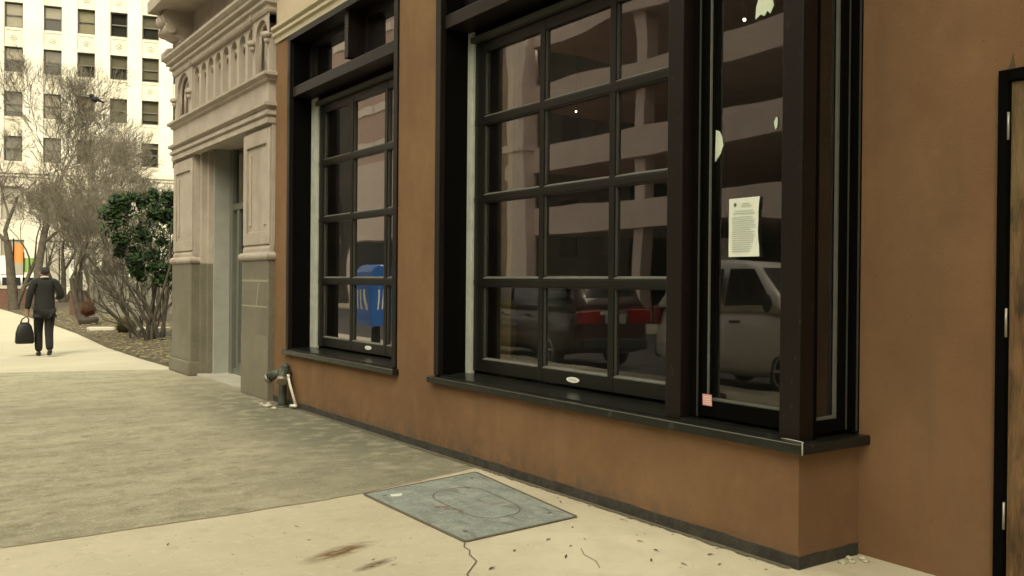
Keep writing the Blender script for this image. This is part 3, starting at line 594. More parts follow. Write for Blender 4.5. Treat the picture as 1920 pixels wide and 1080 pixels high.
br = MB(); br.box(3.45, 4.06, 11.05, 15.6, 5.82, 6.0); br.build('balcony_slab', 'limestone', stn)

# ------------------------------------------------------------------ standpipe, pipe, rubble
sp = thing('standpipe', (3.84, 10.38, 0), 'dark green twin inlet fire standpipe at foot of stone pilaster', 'standpipe')
p = MB(); p.tube([(3.84, 10.38, -0.02), (3.84, 10.38, 0.06), (3.84, 10.38, 0.30), (3.85, 10.40, 0.37)], [0.055, 0.05, 0.048, 0.07], 12); p.tube([(3.84, 10.38, -0.02), (3.84, 10.38, 0.02)], 0.085, 12); p.build('pipe', 'pipe_green', sp)
p = MB(); p.ball((3.86, 10.38, 0.40), 0.085, 12, 8, (1, 1, .9)); p.tube([(3.86, 10.38, 0.41), (3.79, 10.50, 0.38), (3.755, 10.58, 0.335)], [0.06, 0.055, 0.055], 10); p.tube([(3.86, 10.36, 0.43), (3.80, 10.26, 0.385), (3.775, 10.22, 0.345)], [0.06, 0.052, 0.05], 10); p.ball((3.89, 10.42, 0.47), 0.05, 10, 7); p.build('head', 'pipe_green', sp)
for a, b in (((3.757, 10.577, 0.338), (3.735, 10.61, 0.31)), ((3.777, 10.222, 0.347), (3.76, 10.19, 0.315))):
    MB().tube([a, b], [0.064, 0.06], 10).build('inlet_cap', 'brass_dull', sp)
wp = thing('pipe_offcut', (3.86, 10.12, 0), 'short white pipe leaning beside the standpipe against brown wall', 'pipe')
MB().tube([(3.852, 10.225, 0.365), (3.86, 10.18, 0.27), (3.895, 10.09, 0.055)], 0.016, 8).build('tube', 'white_pipe', wp)
MB().ball((3.852, 10.23, 0.375), 0.026, 8, 6).build('end_cap', 'white_pipe', wp)
p = MB(); p.ball((3.893, 10.10, 0.045), 0.026, 8, 6); p.tube([(3.893, 10.10, 0.04), (3.87, 10.2, 0.03)], 0.018, 8); p.build('elbow', 'white_pipe', wp)
def lump(r_, seed):
    rr = random.Random(seed); b = MB(); b.ball((0, 0, r_ * .4), r_, 7, 5, (1, 1.2, .6)); b.v = [v_ * rr.uniform(.75, 1.15) for v_ in b.v]; return b
ru = None
for k in range(9):
    x, y = 3.72 + random.uniform(-.07, .08), 10.42 + random.uniform(-.22, .28)
    o = lump(random.uniform(.018, .04), k).build('rubble_lump', 'rubble', org=(0, 0, 0)); o.location = (x, y, 0.0)
    tag(o, 'small pale lump of broken mortar on the ground around the standpipe', 'rubble', 'mortar lumps around the standpipe')

# ------------------------------------------------------------------ steel cover plate and litter
pc = [(2.735, 4.44), (3.625, 4.53), (3.80, 6.02), (2.745, 5.81)]
P4 = [Vector((*q, 0)) for q in pc]
def lerp4(u, v): return (P4[0] * (1 - u) + P4[1] * u) * (1 - v) + (P4[3] * (1 - u) + P4[2] * u) * v
cp = thing('cover_plate', lerp4(.5, .5), 'grey steel cover plate set in the pavement with rusty rounded outline', 'cover plate')
p = MB(); p.prism([(q[0], q[1]) for q in pc], 'z', 0.0, 0.007); p.build('plate', 'plate_steel', cp)
rim = [pc[0], pc[1], pc[2], pc[3], pc[0]]
p = strip(rim, 0.022, 0.0085); p.build('rim_gap', 'crack_dark', cp)
def loop(us, vs__, rad):
    out = []
    for cu, cv, a0 in ((us[1] - rad, vs__[1] - rad, 0), (us[0] + rad, vs__[1] - rad, 90), (us[0] + rad, vs__[0] + rad, 180), (us[1] - rad, vs__[0] + rad, 270)):
        for k in range(7): a = R(a0 + 15 * k); q = lerp4(cu + rad * math.cos(a), cv + rad * math.sin(a)); out.append((q.x, q.y))
    return out + [out[0]]
p = strip(loop((.34, .78), (.2, .78), .16), 0.012, 0.0085); p.build('lid_outline', 'plate_rust', cp)
for u, v in ((.12, .12), (.88, .12), (.88, .9), (.1, .9)):
    q = lerp4(u, v); MB().tube([(q.x, q.y, 0.006), (q.x, q.y, 0.011)], 0.014, 8).build('bolt', 'plate_rust', cp)
q = lerp4(.17, .86); p = MB(); p.prism([(q.x - .05, q.y - .02), (q.x + .02, q.y - .035), (q.x + .05, q.y + .01), (q.x + .01, q.y + .02), (q.x - .03, q.y + .035)], 'z', 0.0075, 0.013); tag(p.build('paper_scrap', 'paper'), 'white scrap of paper on far left corner of steel plate', 'litter')
leaf = MB(); leaf.add([(-.05, 0, .002), (-.015, .012, .012), (.03, .010, .006), (.055, .002, .012), (.02, -.010, .010), (-.02, -.012, .003)], [(0, 1, 5), (1, 2, 4, 5), (2, 3, 4)])
l0 = leaf.build('leaf_scrap', 'leaf_dry', org=(0, 0, 0)); tag(l0, 'small dark dry leaf scrap lying on the pale pavement', 'leaf scrap', 'dry leaf scraps on the pavement')
lspots = [(2.05, 5.25), (2.0, 4.95), (2.88, 4.15), (3.2, 4.05), (3.17, 4.22), (3.55, 3.72), (3.6, 3.9), (3.35, 4.1), (1.3, 5.3), (1.55, 4.9), (3.75, 3.5), (3.66, 3.35), (2.2, 4.28), (2.26, 4.38), (2.15, 4.42), (3.4, 3.6), (3.82, 5.4), (3.78, 4.9), (3.5, 3.45), (3.85, 3.3), (3.05, 3.9), (2.6, 3.95), (3.45, 4.35), (3.83, 4.3), (3.86, 3.9), (3.88, 4.7), (3.8, 3.15), (3.84, 5.0), (3.72, 4.0), (3.87, 3.55), (3.3, 3.3), (3.9, 5.7)] + [(3.9 - random.random() ** 2 * .5, 3.15 + random.random() * 3.0) for _ in range(40)] + [(random.uniform(.9, 3.4), random.uniform(3.6, 5.6)) for _ in range(14)]
for k, (x, y) in enumerate(lspots):
    o = l0 if k == 0 else copy_tree(l0)
    s_ = random.uniform(.25, .62) if k < 30 else random.uniform(.08, .25); o.location = (x, y, 0.003); o.rotation_euler = (0, 0, random.uniform(0, 6.28)); o.scale = (s_, s_ * random.uniform(.6, 1.3), s_)
for k in range(6):
    x, y = 4.30 + random.uniform(-.14, .14), 2.99 + random.uniform(-.08, .04)
    o = lump(random.uniform(.012, .025), 40 + k).build('rubble_lump', 'rubble', org=(0, 0, 0)); o.location = (x, y, 0.0)
    tag(o, 'small pale lump of rubble in the recess corner right of the window bay', 'rubble', 'rubble in the recess corner')

# ------------------------------------------------------------------ office building at the end of the street
D2 = Vector((0.969, -0.249, 0)); N2 = Vector((-0.249, -0.969, 0)); P2 = Vector((13.30, 81.84, 0))
MO = Matrix(((D2.x, -N2.x, 0, P2.x), (D2.y, -N2.y, 0, P2.y), (0, 0, 1, 0), (0, 0, 0, 1)))     # local: x along front, y inwards
class LB(MB):
    def build(s, *a, **k): s.v = [MO @ v_ for v_ in s.v]; return super().build(*a, **k)
off = thing('office_building', tuple(P2), 'pale cream terracotta office block with rows of sash windows', 'building')
WC = [-17.0, -14.2, -11.0, -8.15, -5.30, -2.47, 0.02, 2.50, 4.96, 7.42, 9.9, 12.4, 14.9]; WW = 1.34
WT = [23.75 + 3.6, 23.75, 20.17, 16.57, 12.98]
zs_ = [10.2] + [z for t_ in WT[::-1] for z in (t_ - 2.03, t_)] + [31.0]
w_ = LB()
w_.box(-19.5, 16.6, 0.6, 18, -0.1, 31)
edges = [-19.5] + [e for c in WC for e in (c - WW / 2, c + WW / 2)] + [16.6]
for a, b in zip(edges[::2], edges[1::2]): w_.box(a, b, 0.0, 0.6, 10.2, 31)
w_.build('wall', 'office_stone', off)
for c in WC:
    a, b = c - WW / 2, c + WW / 2
    for z0, z1 in zip(zs_[::2], zs_[1::2]):
        q_ = LB(); q_.box(a, b, 0.12, 0.55, z0, z1); q_.box(a, b, 0.02, .12, z0 - .02, z0 + .14); q_.box(a + .12, b - .12, 0.08, .12, z1 - .22, z1 - .12)
        sp_ = q_.build('spandrel', 'office_trim', off)
        zc = (z0 + z1) / 2
        if z0 > 11 and z1 < 30:
            md = LB()
            for k in range(8):
                t_ = 2 * math.pi * k / 8; md.ball((c + .2 * math.cos(t_), 0.12, zc + .2 * math.sin(t_)), 0.09, 6, 4, (1, .6, 1))
            md.ball((c, 0.12, zc), 0.12, 8, 5, (1, .6, 1)); md.build('medallion', 'office_trim', sp_)
sc_ = LB()
for z0, z1, pr in ((9.95, 10.2, .25), (9.7, 9.95, .12), (10.2, 10.35, .1)): sc_.box(-19.5, 16.6, -pr, 0.6, z0, z1)
sc_.box(-19.5, 16.6, 0.0, 0.6, 8.9, 9.7); sc_.build('string_course', 'office_trim', off)
lw = LB(); WL = [-17.0, -14.2, -11.0, -8.15, -5.30, -2.47, 0.02, 2.50, 4.96, 7.42, 9.9, 12.4, 14.9]
edges = [-19.5] + [e for c in WL for e in (c - .85, c + .85)] + [16.6]
for a, b in zip(edges[::2], edges[1::2]): lw.box(a, b, -0.05, 0.6, -0.1, 8.9)
for c in WL: lw.box(c - .85, c + .85, 0.1, .55, 4.6, 6.2)
lw.build('lower_wall', 'office_stone', off)
lg = LB()
for c in WL: lg.box(c - .85, c + .85, 0.3, .5, 6.2, 8.9); lg.box(c - .85, c + .85, .3, .5, 0, 4.6)
lg.build('lower_pane', 'shade_grey', off)
SX2 = [('dark', 0.45), ('pale', 0.35), ('grey', 0.6), ('pale', 0.6), ('grey', 1.0), ('dark', 0.0), ('grey', .4)]
BL = {(4, 1): ('pale', 1.0), (5, 1): ('pale', .5), (6, 1): ('white', 1.0), (7, 1): ('dark', 0), (8, 1): ('grey', .5), (4, 2): ('pale', .5), (5, 2): ('grey', .6), (6, 2): ('grey', .45), (7, 2): ('grey', .5), (8, 2): ('grey', .9), (4, 3): ('grey', .8), (5, 3): ('pale', 1.0), (6, 3): ('pale', 1.0), (7, 3): ('grey', 1.0), (8, 3): ('grey', .85), (4, 4): ('grey', 1), (5, 4): ('grey', 1), (6, 4): ('grey', 1), (7, 4): ('grey', 1.0), (8, 4): ('dark', .2)}
for i, c in enumerate(WC):
    for j, t_ in enumerate(WT):
        z0 = t_ - 2.03; kind, fr = BL.get((i, j), random.choice(SX2))
        a, b = c - WW / 2, c + WW / 2
        f_ = LB(); f_.box(a, a + .09, .28, .45, z0, t_); f_.box(b - .09, b, .28, .45, z0, t_); f_.box(a + .09, b - .09, .28, .45, t_ - .09, t_); f_.box(a + .09, b - .09, .28, .45, z0, z0 + .1); f_.box(a + .09, b - .09, .30, .42, z0 + .97, z0 + 1.06)
        wo_ = f_.build('window', 'office_frame', off)
        pn = LB(); pn.quad((a + .09, .40, z0 + .1), (b - .09, .40, z0 + .1), (b - .09, .40, t_ - .09), (a + .09, .40, t_ - .09)); pn.build('pane', 'office_glass', wo_, normals=False)
        if fr > 0.05:
            bl = LB(); bl.box(a + .09, b - .09, .46, .48, t_ - .09 - 1.84 * fr, t_ - .09); bl.build('blind', 'shade_grey' if kind == 'grey' else 'blind', wo_)
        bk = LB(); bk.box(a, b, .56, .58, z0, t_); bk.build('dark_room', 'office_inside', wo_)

# ------------------------------------------------------------------ across the street (seen in the window reflections)
gar = thing('parking_garage', (-16, 14, 0), 'concrete parking garage with open decks and pale spandrel bands across the street', 'garage')
for z0, z1 in ((3.72, 4.84), (6.57, 7.7), (9.40, 10.45), (12.3, 13.4)):
    g = MB(); g.box(-16.3, -16.0, -12, 34.2, z0, z1); g.box(-30, -16.3, -12, 34.2, z0 + .05, z0 + .35); g.build('spandrel', 'garage_concrete', gar)
g = MB()
for y in [-12 + 7.85 * k for k in range(7)]: g.box(-16.9, -16.32, y - .3, y + .3, -0.1, 13.3)
g.build('column', 'garage_concrete', gar)
g = MB(); g.box(-30.2, -30, -12, 34.2, -.1, 13); g.box(-30, -16.5, -12.2, -12, -.1, 13); g.build('back_wall', 'garage_dark', gar)
g = MB(); g.prism([(33.9, 0), (35.5, 0), (35.4, 6.2), (35.7, 6.3), (35.7, 6.9), (35.35, 7.05), (35.25, 11), (35.7, 12.4), (35.8, 13.4), (33.9, 13.4)], 'x', -16.1, -15.4); g.box(-16.1, -15.3, 33.8, 35.9, 7.6, 7.9); g.build('end_pier', 'pale_stone', gar)
g = MB(); g.box(-29, -16.4, -11.5, 35, 0, 0.02); g.build('ground_deck', 'garage_dark', gar)
blk = thing('brick_building', (-16, 50, 0), 'pinkish brick building with pale stone courses across the street', 'building')
g = MB(); g.box(-30, -16, 45.5, 53.8, -.1, 34); g.box(-30, -16.002, 53.8, 80, 13.5, 34); bwall = g.build('wall', 'brown_brick', blk)
g = MB()
for k in range(12):
    z = 5.0 + 2.3 * k
    for i in range(3 if z < 13.5 else 12): g.box(-15.9, -16.0, 45.7 + 2.75 * i, 48.2 + 2.75 * i, z, z + .5)
g.build('stone_course', 'pale_band', blk)
g = MB(); g.box(-15.85, -16, 46.2, 53.7, 4.0, 8.6); g.box(-15.88, -16, 52.9, 53.7, 0, 4.0); g.build('pale_storefront', 'pale_stone', blk)
g = MB(); g.box(-15.8, -15.99, 46.5, 52.8, 0.2, 3.9); g.build('dark_opening', 'garage_dark', blk)
dk = thing('setback_building', (-24, 40, 0), 'dark plain building set back behind the gap across the street', 'building')
g = MB(); g.box(-40, -23, 35.3, 45.3, -.1, 32); g.build('wall', 'shadow_block', dk); g = MB()
for k in range(6): g.box(-22.95, -23, 36.5 + (k % 3) * 3, 38 + (k % 3) * 3, 3 + 5 * (k // 3), 6 + 5 * (k // 3))
g.build('window', 'car_glass', dk)
dk = thing('terrace_building', (-16, 80, 0), 'long dark terrace of buildings further along the street', 'building')
g = MB(); g.box(-34, -16.2, 53.9, 140, -.1, 13.4); g.build('wall', 'shadow_block', dk); g = MB()
for k in range(10): g.box(-16.15, -16.2, 56 + 5 * k, 58.5 + 5 * k, 4, 7)
g.build('window', 'car_glass', dk)
tw = thing('sun_blocker', (0, -50, 0), 'added unseen tower block behind the camera shading the near pavement', 'building')  # put in out of view to keep sun off the near scene
g = MB(); g.box(-32, 26, -62, -34, -.1, 58); g.build('wall', 'shadow_block', tw); g = MB()
for j in range(8):
    for k in range(10): g.box(-30 + 5.5 * k, -27.5 + 5.5 * k, -33.95, -34, 4 + 5 * j, 7 + 5 * j)
g.build('window', 'car_glass', tw)

# ------------------------------------------------------------------ cars
def make_car(name, loc, rz, paint, label, kind='suv', plate_light='alloy'):
    t_ = thing(name, (0, 0, 0), label, 'car')
    L, W, H = (4.7, 1.86, 1.78) if kind == 'suv' else (4.5, 1.76, 1.42)
    wz = 0.36 if kind == 'suv' else 0.32; hl = L / 2; hood = 1.08 if kind == 'suv' else 0.86; belt = hood + .04
    # lofted lower body: sections along x (front +x)
    secs = [(-hl, .74, .46, belt - .10), (-hl + .06, .86, .36, belt), (-hl + .5, .93, .28, belt + .02), (-.6, .94, .26, belt), (.75, .94, .26, belt - .01), (1.15, .93, .27, hood), (hl - .35, .90, .30, hood - .12), (hl - .06, .82, .36, hood - .26), (hl, .68, .46, hood - .36)]
    def loft(mb, secs_, prof_):
        rings = []
        for x, hw, zb, zt in secs_:
            rings.append([(x, hw * a * W / 1.86, zb + (zt - zb) * b) for a, b in prof_])
        n = len(prof_); vs_ = [q for r_ in rings for q in r_]
        fs = [(i * n + k, i * n + (k + 1) % n, (i + 1) * n + (k + 1) % n, (i + 1) * n + k) for i in range(len(rings) - 1) for k in range(n)]
        mb.add(vs_, fs, True); mb.add(rings[0], [tuple(range(n))[::-1]]); mb.add(rings[-1], [tuple(range(n))])
    pb = [(-.8, 0), (-.97, .12), (-1, .45), (-.98, .72), (-.93, .93), (-.82, 1), (.82, 1), (.93, .93), (.98, .72), (1, .45), (.97, .12), (.8, 0)]
    b = MB(); loft(b, secs, pb)
    if kind == 'suv': cs = [(-hl + .10, .80, belt - .02, belt + .1), (-hl + .35, .74, belt, H - .06), (-1.2, .74, belt, H), (.1, .74, belt, H - .02), (.45, .74, belt, H - .10), (1.2, .80, belt - .02, belt + .03)]
    else: cs = [(-hl + .75, .78, belt - .02, belt + .03), (-1.0, .70, belt, H - .06), (-.4, .69, belt, H), (.2, .69, belt, H - .03), (1.05, .78, belt - .02, belt + .03)]
    pc_ = [(-1.12, 0), (-1.06, .5), (-.96, .92), (-.8, 1), (.8, 1), (.96, .92), (1.06, .5), (1.12, 0)]
    loft(b, cs, pc_); b.build('body', paint, t_)
    wn = MB(); gz0, gz1 = belt + .06, H - .14
    for s in (-1, 1):
        y0_, y1_ = s * .885 * W / 1.86, s * .80 * W / 1.86
        segs = [(-hl + .42, -1.15, -hl + .5, -1.15), (-1.05, -.12, -1.05, -.12), (-.02, .98, -.02, .48)] if kind == 'suv' else [(-1.25, -.15, -.95, -.15), (-.05, .8, -.05, .25)]
        for a, b2, c, d in segs: wn.add([(a, y0_, gz0), (b2, y0_, gz0), (d, y1_ + s * .01, gz1), (c, y1_ + s * .01, gz1)], [(0, 1, 2, 3)])
    if kind == 'suv':
        wn.add([(-hl + .115, -.64, gz0 + .02), (-hl + .115, .64, gz0 + .02), (-hl + .31, .6, gz1 + .02), (-hl + .31, -.6, gz1 + .02)], [(0, 1, 2, 3)])
        wn.add([(1.16, -.68, belt + .05), (1.16, .68, belt + .05), (.48, .62, H - .12), (.48, -.62, H - .12)], [(0, 1, 2, 3)])
    else:
        wn.add([(-hl + .78, -.62, belt + .05), (-hl + .78, .62, belt + .05), (-1.03, .56, H - .1), (-1.03, -.56, H - .1)], [(0, 1, 2, 3)])
        wn.add([(1.03, -.64, belt + .05), (1.03, .64, belt + .05), (.22, .58, H - .08), (.22, -.58, H - .08)], [(0, 1, 2, 3)])
    for v_ in wn.v: v_ += Vector((v_.x * .004, (.012 if v_.y > 0 else -.012), .012))
    wn.build('window', 'car_glass', t_)
    for s in (-1, 1):
        for x in (-hl + .95, hl - .95):
            wh = MB(); y = s * (W / 2 - .12); wh.tube([(x, y - .11, wz), (x, y - .09, wz), (x, y + .09, wz), (x, y + .11, wz)], [wz - .03, wz, wz, wz - .03], 22); wo2 = wh.build('wheel', 'tyre', t_)
            ri = MB(); yo = y + s * .115
            ri.tube([(x, yo, wz), (x, yo + s * .012, wz)], [.06, .05], 10)
            for k in range(6):
                a = k * math.pi / 3; ri.tube([(x, yo, wz), (x + .23 * math.cos(a), yo, wz + .23 * math.sin(a))], [.035, .022], 5)
            ri.tube([(x + .24 * math.cos(2 * math.pi * k / 18), yo, wz + .24 * math.sin(2 * math.pi * k / 18)) for k in range(19)], .016, 5, False); ri.build('rim', 'alloy', wo2)
    for s in (-1, 1):
        MB().obox((-hl + .07, s * .64, belt - .12), .16, .52, .26).build('tail_light', 'tail_red', t_, bevel=.03)
        MB().obox((hl - .16, s * .62, hood - .34), .22, .36, .15).build('headlight', 'alloy', t_, bevel=.04)
        MB().ball((.95, s * .98, belt + .1), .11, 8, 6, (.7, .8, 1)).build('mirror', 'tyre', t_)
        for x in (-.75, .25): MB().obox((x, s * (.95 * W / 1.86), belt - .12), .2, .03, .035).build('door_handle', 'tyre', t_)
    MB().obox((-hl + .03, 0, .50), .2, 1.6, .22).build('rear_bumper', 'tyre', t_, bevel=.05); MB().obox((hl - .03, 0, .48), .2, 1.5, .2).build('front_bumper', 'tyre', t_, bevel=.05)
    MB().obox((-hl - .005, 0, belt - .16), .03, .58, .17).build('number_plate', plate_light, t_)
    t_.location = loc; t_.rotation_euler = (0, 0, rz); ORG[t_] = Vector(loc)
    return t_
c_ = make_car('parked_car', (-2.95, 9.3, -.13), R(-90), 'paint_white', 'white sport utility car parked at the kerb, mirrored in narrow window')
c_.scale = (.80, 1, 1.12)
make_car('parked_car', (-2.9, 15.45, -.13), R(90), 'paint_dark', 'dark red brown car with red tail lights mirrored in the large window')
make_car('parked_car', (5.2, 60.3, -.12), R(180), 'paint_white', 'white car far away on the cross street behind the bare trees')
make_car('parked_car', (-.6, 60.8, -.12), R(180), 'paint_red', 'red car far away at left edge on the cross street', 'sedan')

# ------------------------------------------------------------------ blue street box (mirrored)
bx = thing('street_box', (-0.9, 19.35, 0), 'rounded blue street box on a post mirrored in far window', 'street box')
p = MB(); pf = [(-.30, .46), (.30, .46), (.36, .60), (.36, 1.55), (.33, 1.70), (.24, 1.82), (.1, 1.88), (-.1, 1.88), (-.24, 1.82), (-.33, 1.70), (-.36, 1.55), (-.36, .60)]
p.prism([(-.9 + a, b) for a, b in pf], 'y', 19.0, 19.7); p.build('body', 'box_blue', bx, bevel=.03)
MB().box(-1.0, -.8, 19.25, 19.45, 0, .46).build('post', 'tyre', bx)
p = MB()
for k in range(3): p.box(-.538, -.533, 19.10 + .18 * k, 19.16 + .18 * k, .85, 1.30)
for k in range(3): p.box(-1.10 + .16 * k, -1.05 + .16 * k, 18.993, 18.999, .85, 1.30)
p.build('lettering', 'badge_white', bx)
MB().box(-1.15, -.65, 18.96, 19.0, 1.52, 1.60).build('slot', 'tyre', bx)

# ------------------------------------------------------------------ trees and plants
def grow(mt, mc, p, d, ln, r_, depth, maxd, rnd, spread, up, thick, rmin=.0075):
    n = 4; pts_ = [p]; rs = [r_]; q = p.copy(); dd = d.copy(); wb = .05 if depth == 0 else .16
    for k in range(n):
        dd = (dd + Vector((rnd.gauss(0, wb), rnd.gauss(0, wb), rnd.gauss(0, .10) + up * .08))).normalized()
        q = q + dd * ln / n; pts_.append(q.copy()); rs.append(r_ * (1 - .38 * (k + 1) / n))
    (mt if depth <= thick else mc).tube(pts_, rs, 8 if depth == 0 else (5 if depth <= 2 else 3), False)
    if depth >= maxd: return
    kids = rnd.randint(2, 3) if depth < maxd - 1 else rnd.randint(3, 4)
    for k in range(kids + (1 if depth >= 2 else 0)):
        i = rnd.randint(2, n) if k else n
        ax = dd.orthogonal().normalized(); ax.rotate(Quaternion(dd, rnd.uniform(0, 6.28)))
        nd = dd.copy(); nd.rotate(Quaternion(ax, rnd.uniform(.25, 1) * spread)); nd.z += up * .25; nd.normalize()
        grow(mt, mc, pts_[i], nd, ln * rnd.uniform(.62, .82), max(rs[i] * rnd.uniform(.55, .75), rmin), depth + 1, maxd, rnd, spread, up, thick, rmin)
def bare_tree(base, stems, label, seed, maxd=6, spread=.75, up=.5, bark='bark', name='bare_tree', cat='tree'):
    t_ = thing(name, base, label, cat, 'bare winter trees beside the pavement')
    rnd = random.Random(seed); mt, mc = MB(), MB()
    for d, ln, r_ in stems: grow(mt, mc, Vector(base) - Vector((0, 0, .05)), Vector(d).normalized(), ln, r_, 0, maxd, rnd, spread, up, 1, .0045 if base[1] < 36 else .0075)
    mt.build('trunk', bark, t_, normals=False); mc.build('crown', 'bark_pale', t_, normals=False)
    return t_
bare_tree((5.45, 45.6, 0), [((.01, .02, 1), 4.2, .21)], 'tall bare tree with straight dark trunk behind the walking man', 3, 7, .8)
bare_tree((4.66, 46.6, 0), [((-.02, 0, 1), 3.2, .24), ((.3, 0, 1), 2.4, .12)], 'bare tree at far left with slanting lower branches', 11, 7, .85)
bare_tree((5.45, 34.2, 0), [((-.35, 0, 1), 1.6, .12), ((-.05, .1, 1), 1.8, .14), ((.35, 0, 1), 1.6, .11), ((.6, .1, 1), 1.5, .08)], 'multi stemmed bare tree behind the rust coloured bush', 23, 6, .75, .6)
bare_tree((7.2, 41.0, 0), [((.05, 0, 1), 2.6, .15), ((-.3, 0, 1), 2.4, .12)], 'wide twiggy bare tree behind the grey fence', 31, 6, .85)
bare_tree((7.0, 29.5, 0), [((-.45, 0, 1), 1.4, .07), ((.2, 0, 1), 1.5, .08), ((-.1, .2, 1), 1.5, .06)], 'thin pale bare tree just left of the evergreen', 37, 6, .75, .6)
bare_tree((9.8, 52.0, 0), [((.05, 0, 1), 2.9, .17), ((-.4, 0, 1), 2.4, .12)], 'far bare tree in front of the office block base', 41, 7, .85)
bare_tree((7.6, 53.0, 0), [((.0, 0, 1), 2.6, .16), ((.4, 0, 1), 2.2, .12), ((-.4, 0, 1), 2.2, .12)], 'broad bare tree furthest down the pavement edge', 59, 6, .9)
bd_ = thing('bird', (6.93, 40.5, 8.75), 'small black bird perched high among the bare branches', 'bird')
q = MB(); q.ball((6.93, 40.5, 8.87), .14, 10, 7, (1.2, 1, .85)); q.ball((6.80, 40.5, 9.0), .085, 8, 6); q.tube([(7.05, 40.5, 8.86), (7.28, 40.5, 8.76)], [.06, .03], 6); q.tube([(6.73, 40.5, 9.0), (6.66, 40.5, 8.99)], [.025, .008], 5); q.tube([(6.93, 40.5, 8.78), (6.93, 40.5, 8.70)], .015, 4); q.build('body', 'bird_black', bd_)
br_ = None
sh = thing('twiggy_shrub', (5.0, 22.9, 0), 'leafless shrub of crooked stems leaning left below the evergreen', 'shrub')
rnd = random.Random(5); mt, mc = MB(), MB()
for d, ln, r_ in (((-.95, .2, .8), 1.25, .045), ((-.7, .1, 1), 1.2, .04), ((.1, .1, 1), .9, .03), ((-.3, .3, 1), 1.0, .03), ((-.55, .1, 1), .95, .035), ((-.9, .3, .75), .85, .03), ((-.15, 0, 1), .8, .03), ((.25, 0, 1), .8, .03), ((.1, -.2, 1), .7, .025), ((-.4, -.2, 1), .7, .022)):
    grow(mt, mc, Vector((5.0 + rnd.uniform(-.3, .4), 22.9 + rnd.uniform(-.2, .2), -.05)), Vector(d).normalized(), ln, r_, 0, 5, rnd, .7, .35, 1, .0035)
mt.build('stem', 'bark', sh, normals=False); mc.build('twigs', 'bark', sh, normals=False)
def leaf_cloud(mb, blobs, n, size, rnd, flat=.5):
    for k in range(n):
        c, rr = rnd.choice(blobs); v_ = Vector((rnd.gauss(0, 1), rnd.gauss(0, 1), rnd.gauss(0, 1))).normalized() * rr * rnd.random() ** .4
        q = Vector(c) + Vector((v_.x, v_.y, v_.z * .9)); s_ = size * rnd.uniform(.6, 1.5)
        u = Vector((rnd.gauss(0, 1), rnd.gauss(0, 1), rnd.gauss(0, 1))).normalized(); w_ = u.orthogonal().normalized() * s_ * flat; u = u * s_
        mb.add([q - u, q + w_, q + u, q - w_], [(0, 1, 2, 3)])
ev = thing('evergreen_tree', (5.15, 22.0, 0), 'dark green leafy evergreen with bare lower stems beside the stone building', 'tree')
rnd = random.Random(9); mt = MB(); tips = []
for a, ln in ((-.55, 2.3), (-.3, 2.6), (-.08, 2.9), (.15, 2.8), (.35, 2.6), (-.42, 2.0), (.02, 2.2), (.25, 2.0)):
    q = Vector((5.05 + rnd.uniform(-.2, .3), 22.0 + rnd.uniform(-.2, .2), -.05)); pts_ = [q.copy()]; d = Vector((a * .4, rnd.uniform(-.25, .25), 1)).normalized()
    for k in range(6): d = (d + Vector((rnd.gauss(a * .12, .12), rnd.gauss(0, .12), .05))).normalized(); q = q + d * ln / 6; pts_.append(q.copy())
    mt.tube(pts_, [.05 * (1 - .13 * k) for k in range(7)], 6, False); tips += pts_[4:]
mt.build('trunk', 'bark', ev, normals=False)
blobs = [((4.02, 22.0, 2.98), .2), ((4.2, 21.9, 3.12), .16), ((4.55, 22.0, 3.38), .14), ((5.0, 22.0, 3.5), .13), ((4.25, 21.8, 2.35), .18), ((4.6, 21.8, 1.95), .2), ((5.5, 22.0, 3.42), .15), ((5.0, 21.8, 1.75), .18), ((4.3, 22.0, 2.95), .34), ((4.15, 21.9, 2.7), .30), ((4.55, 22.1, 3.05), .42), ((4.75, 21.9, 2.75), .50), ((4.45, 22.0, 2.45), .40), ((5.1, 22.0, 3.1), .42), ((5.3, 22.1, 2.7), .50), ((4.95, 21.8, 2.35), .45), ((5.5, 22.0, 3.05), .35), ((5.45, 21.9, 2.3), .4), ((4.75, 22.0, 2.1), .28), ((5.15, 22, 1.9), .25), ((5.75, 22.2, 2.9), .45), ((5.75, 22.0, 2.2), .4), ((4.85, 22, 3.35), .16), ((5.35, 22, 3.45), .16)]
blobs += [((5.35, 21.9, 1.55), .26), ((5.7, 22.0, 1.75), .3), ((5.55, 21.8, 1.25), .2), ((5.1, 21.8, 1.45), .16), ((5.85, 22.0, 1.2), .2)]
for k in range(44): blobs.append(((rnd.uniform(4.05, 5.9), rnd.uniform(21.7, 22.4), rnd.choice((rnd.uniform(1.5, 2.1), rnd.uniform(2.9, 3.5), rnd.uniform(2.0, 3.2)))), rnd.uniform(.08, .2)))
mc = MB(); leaf_cloud(mc, blobs, 8000, .062, rnd, .42); mc.build('crown', 'evergreen', ev, normals=False)
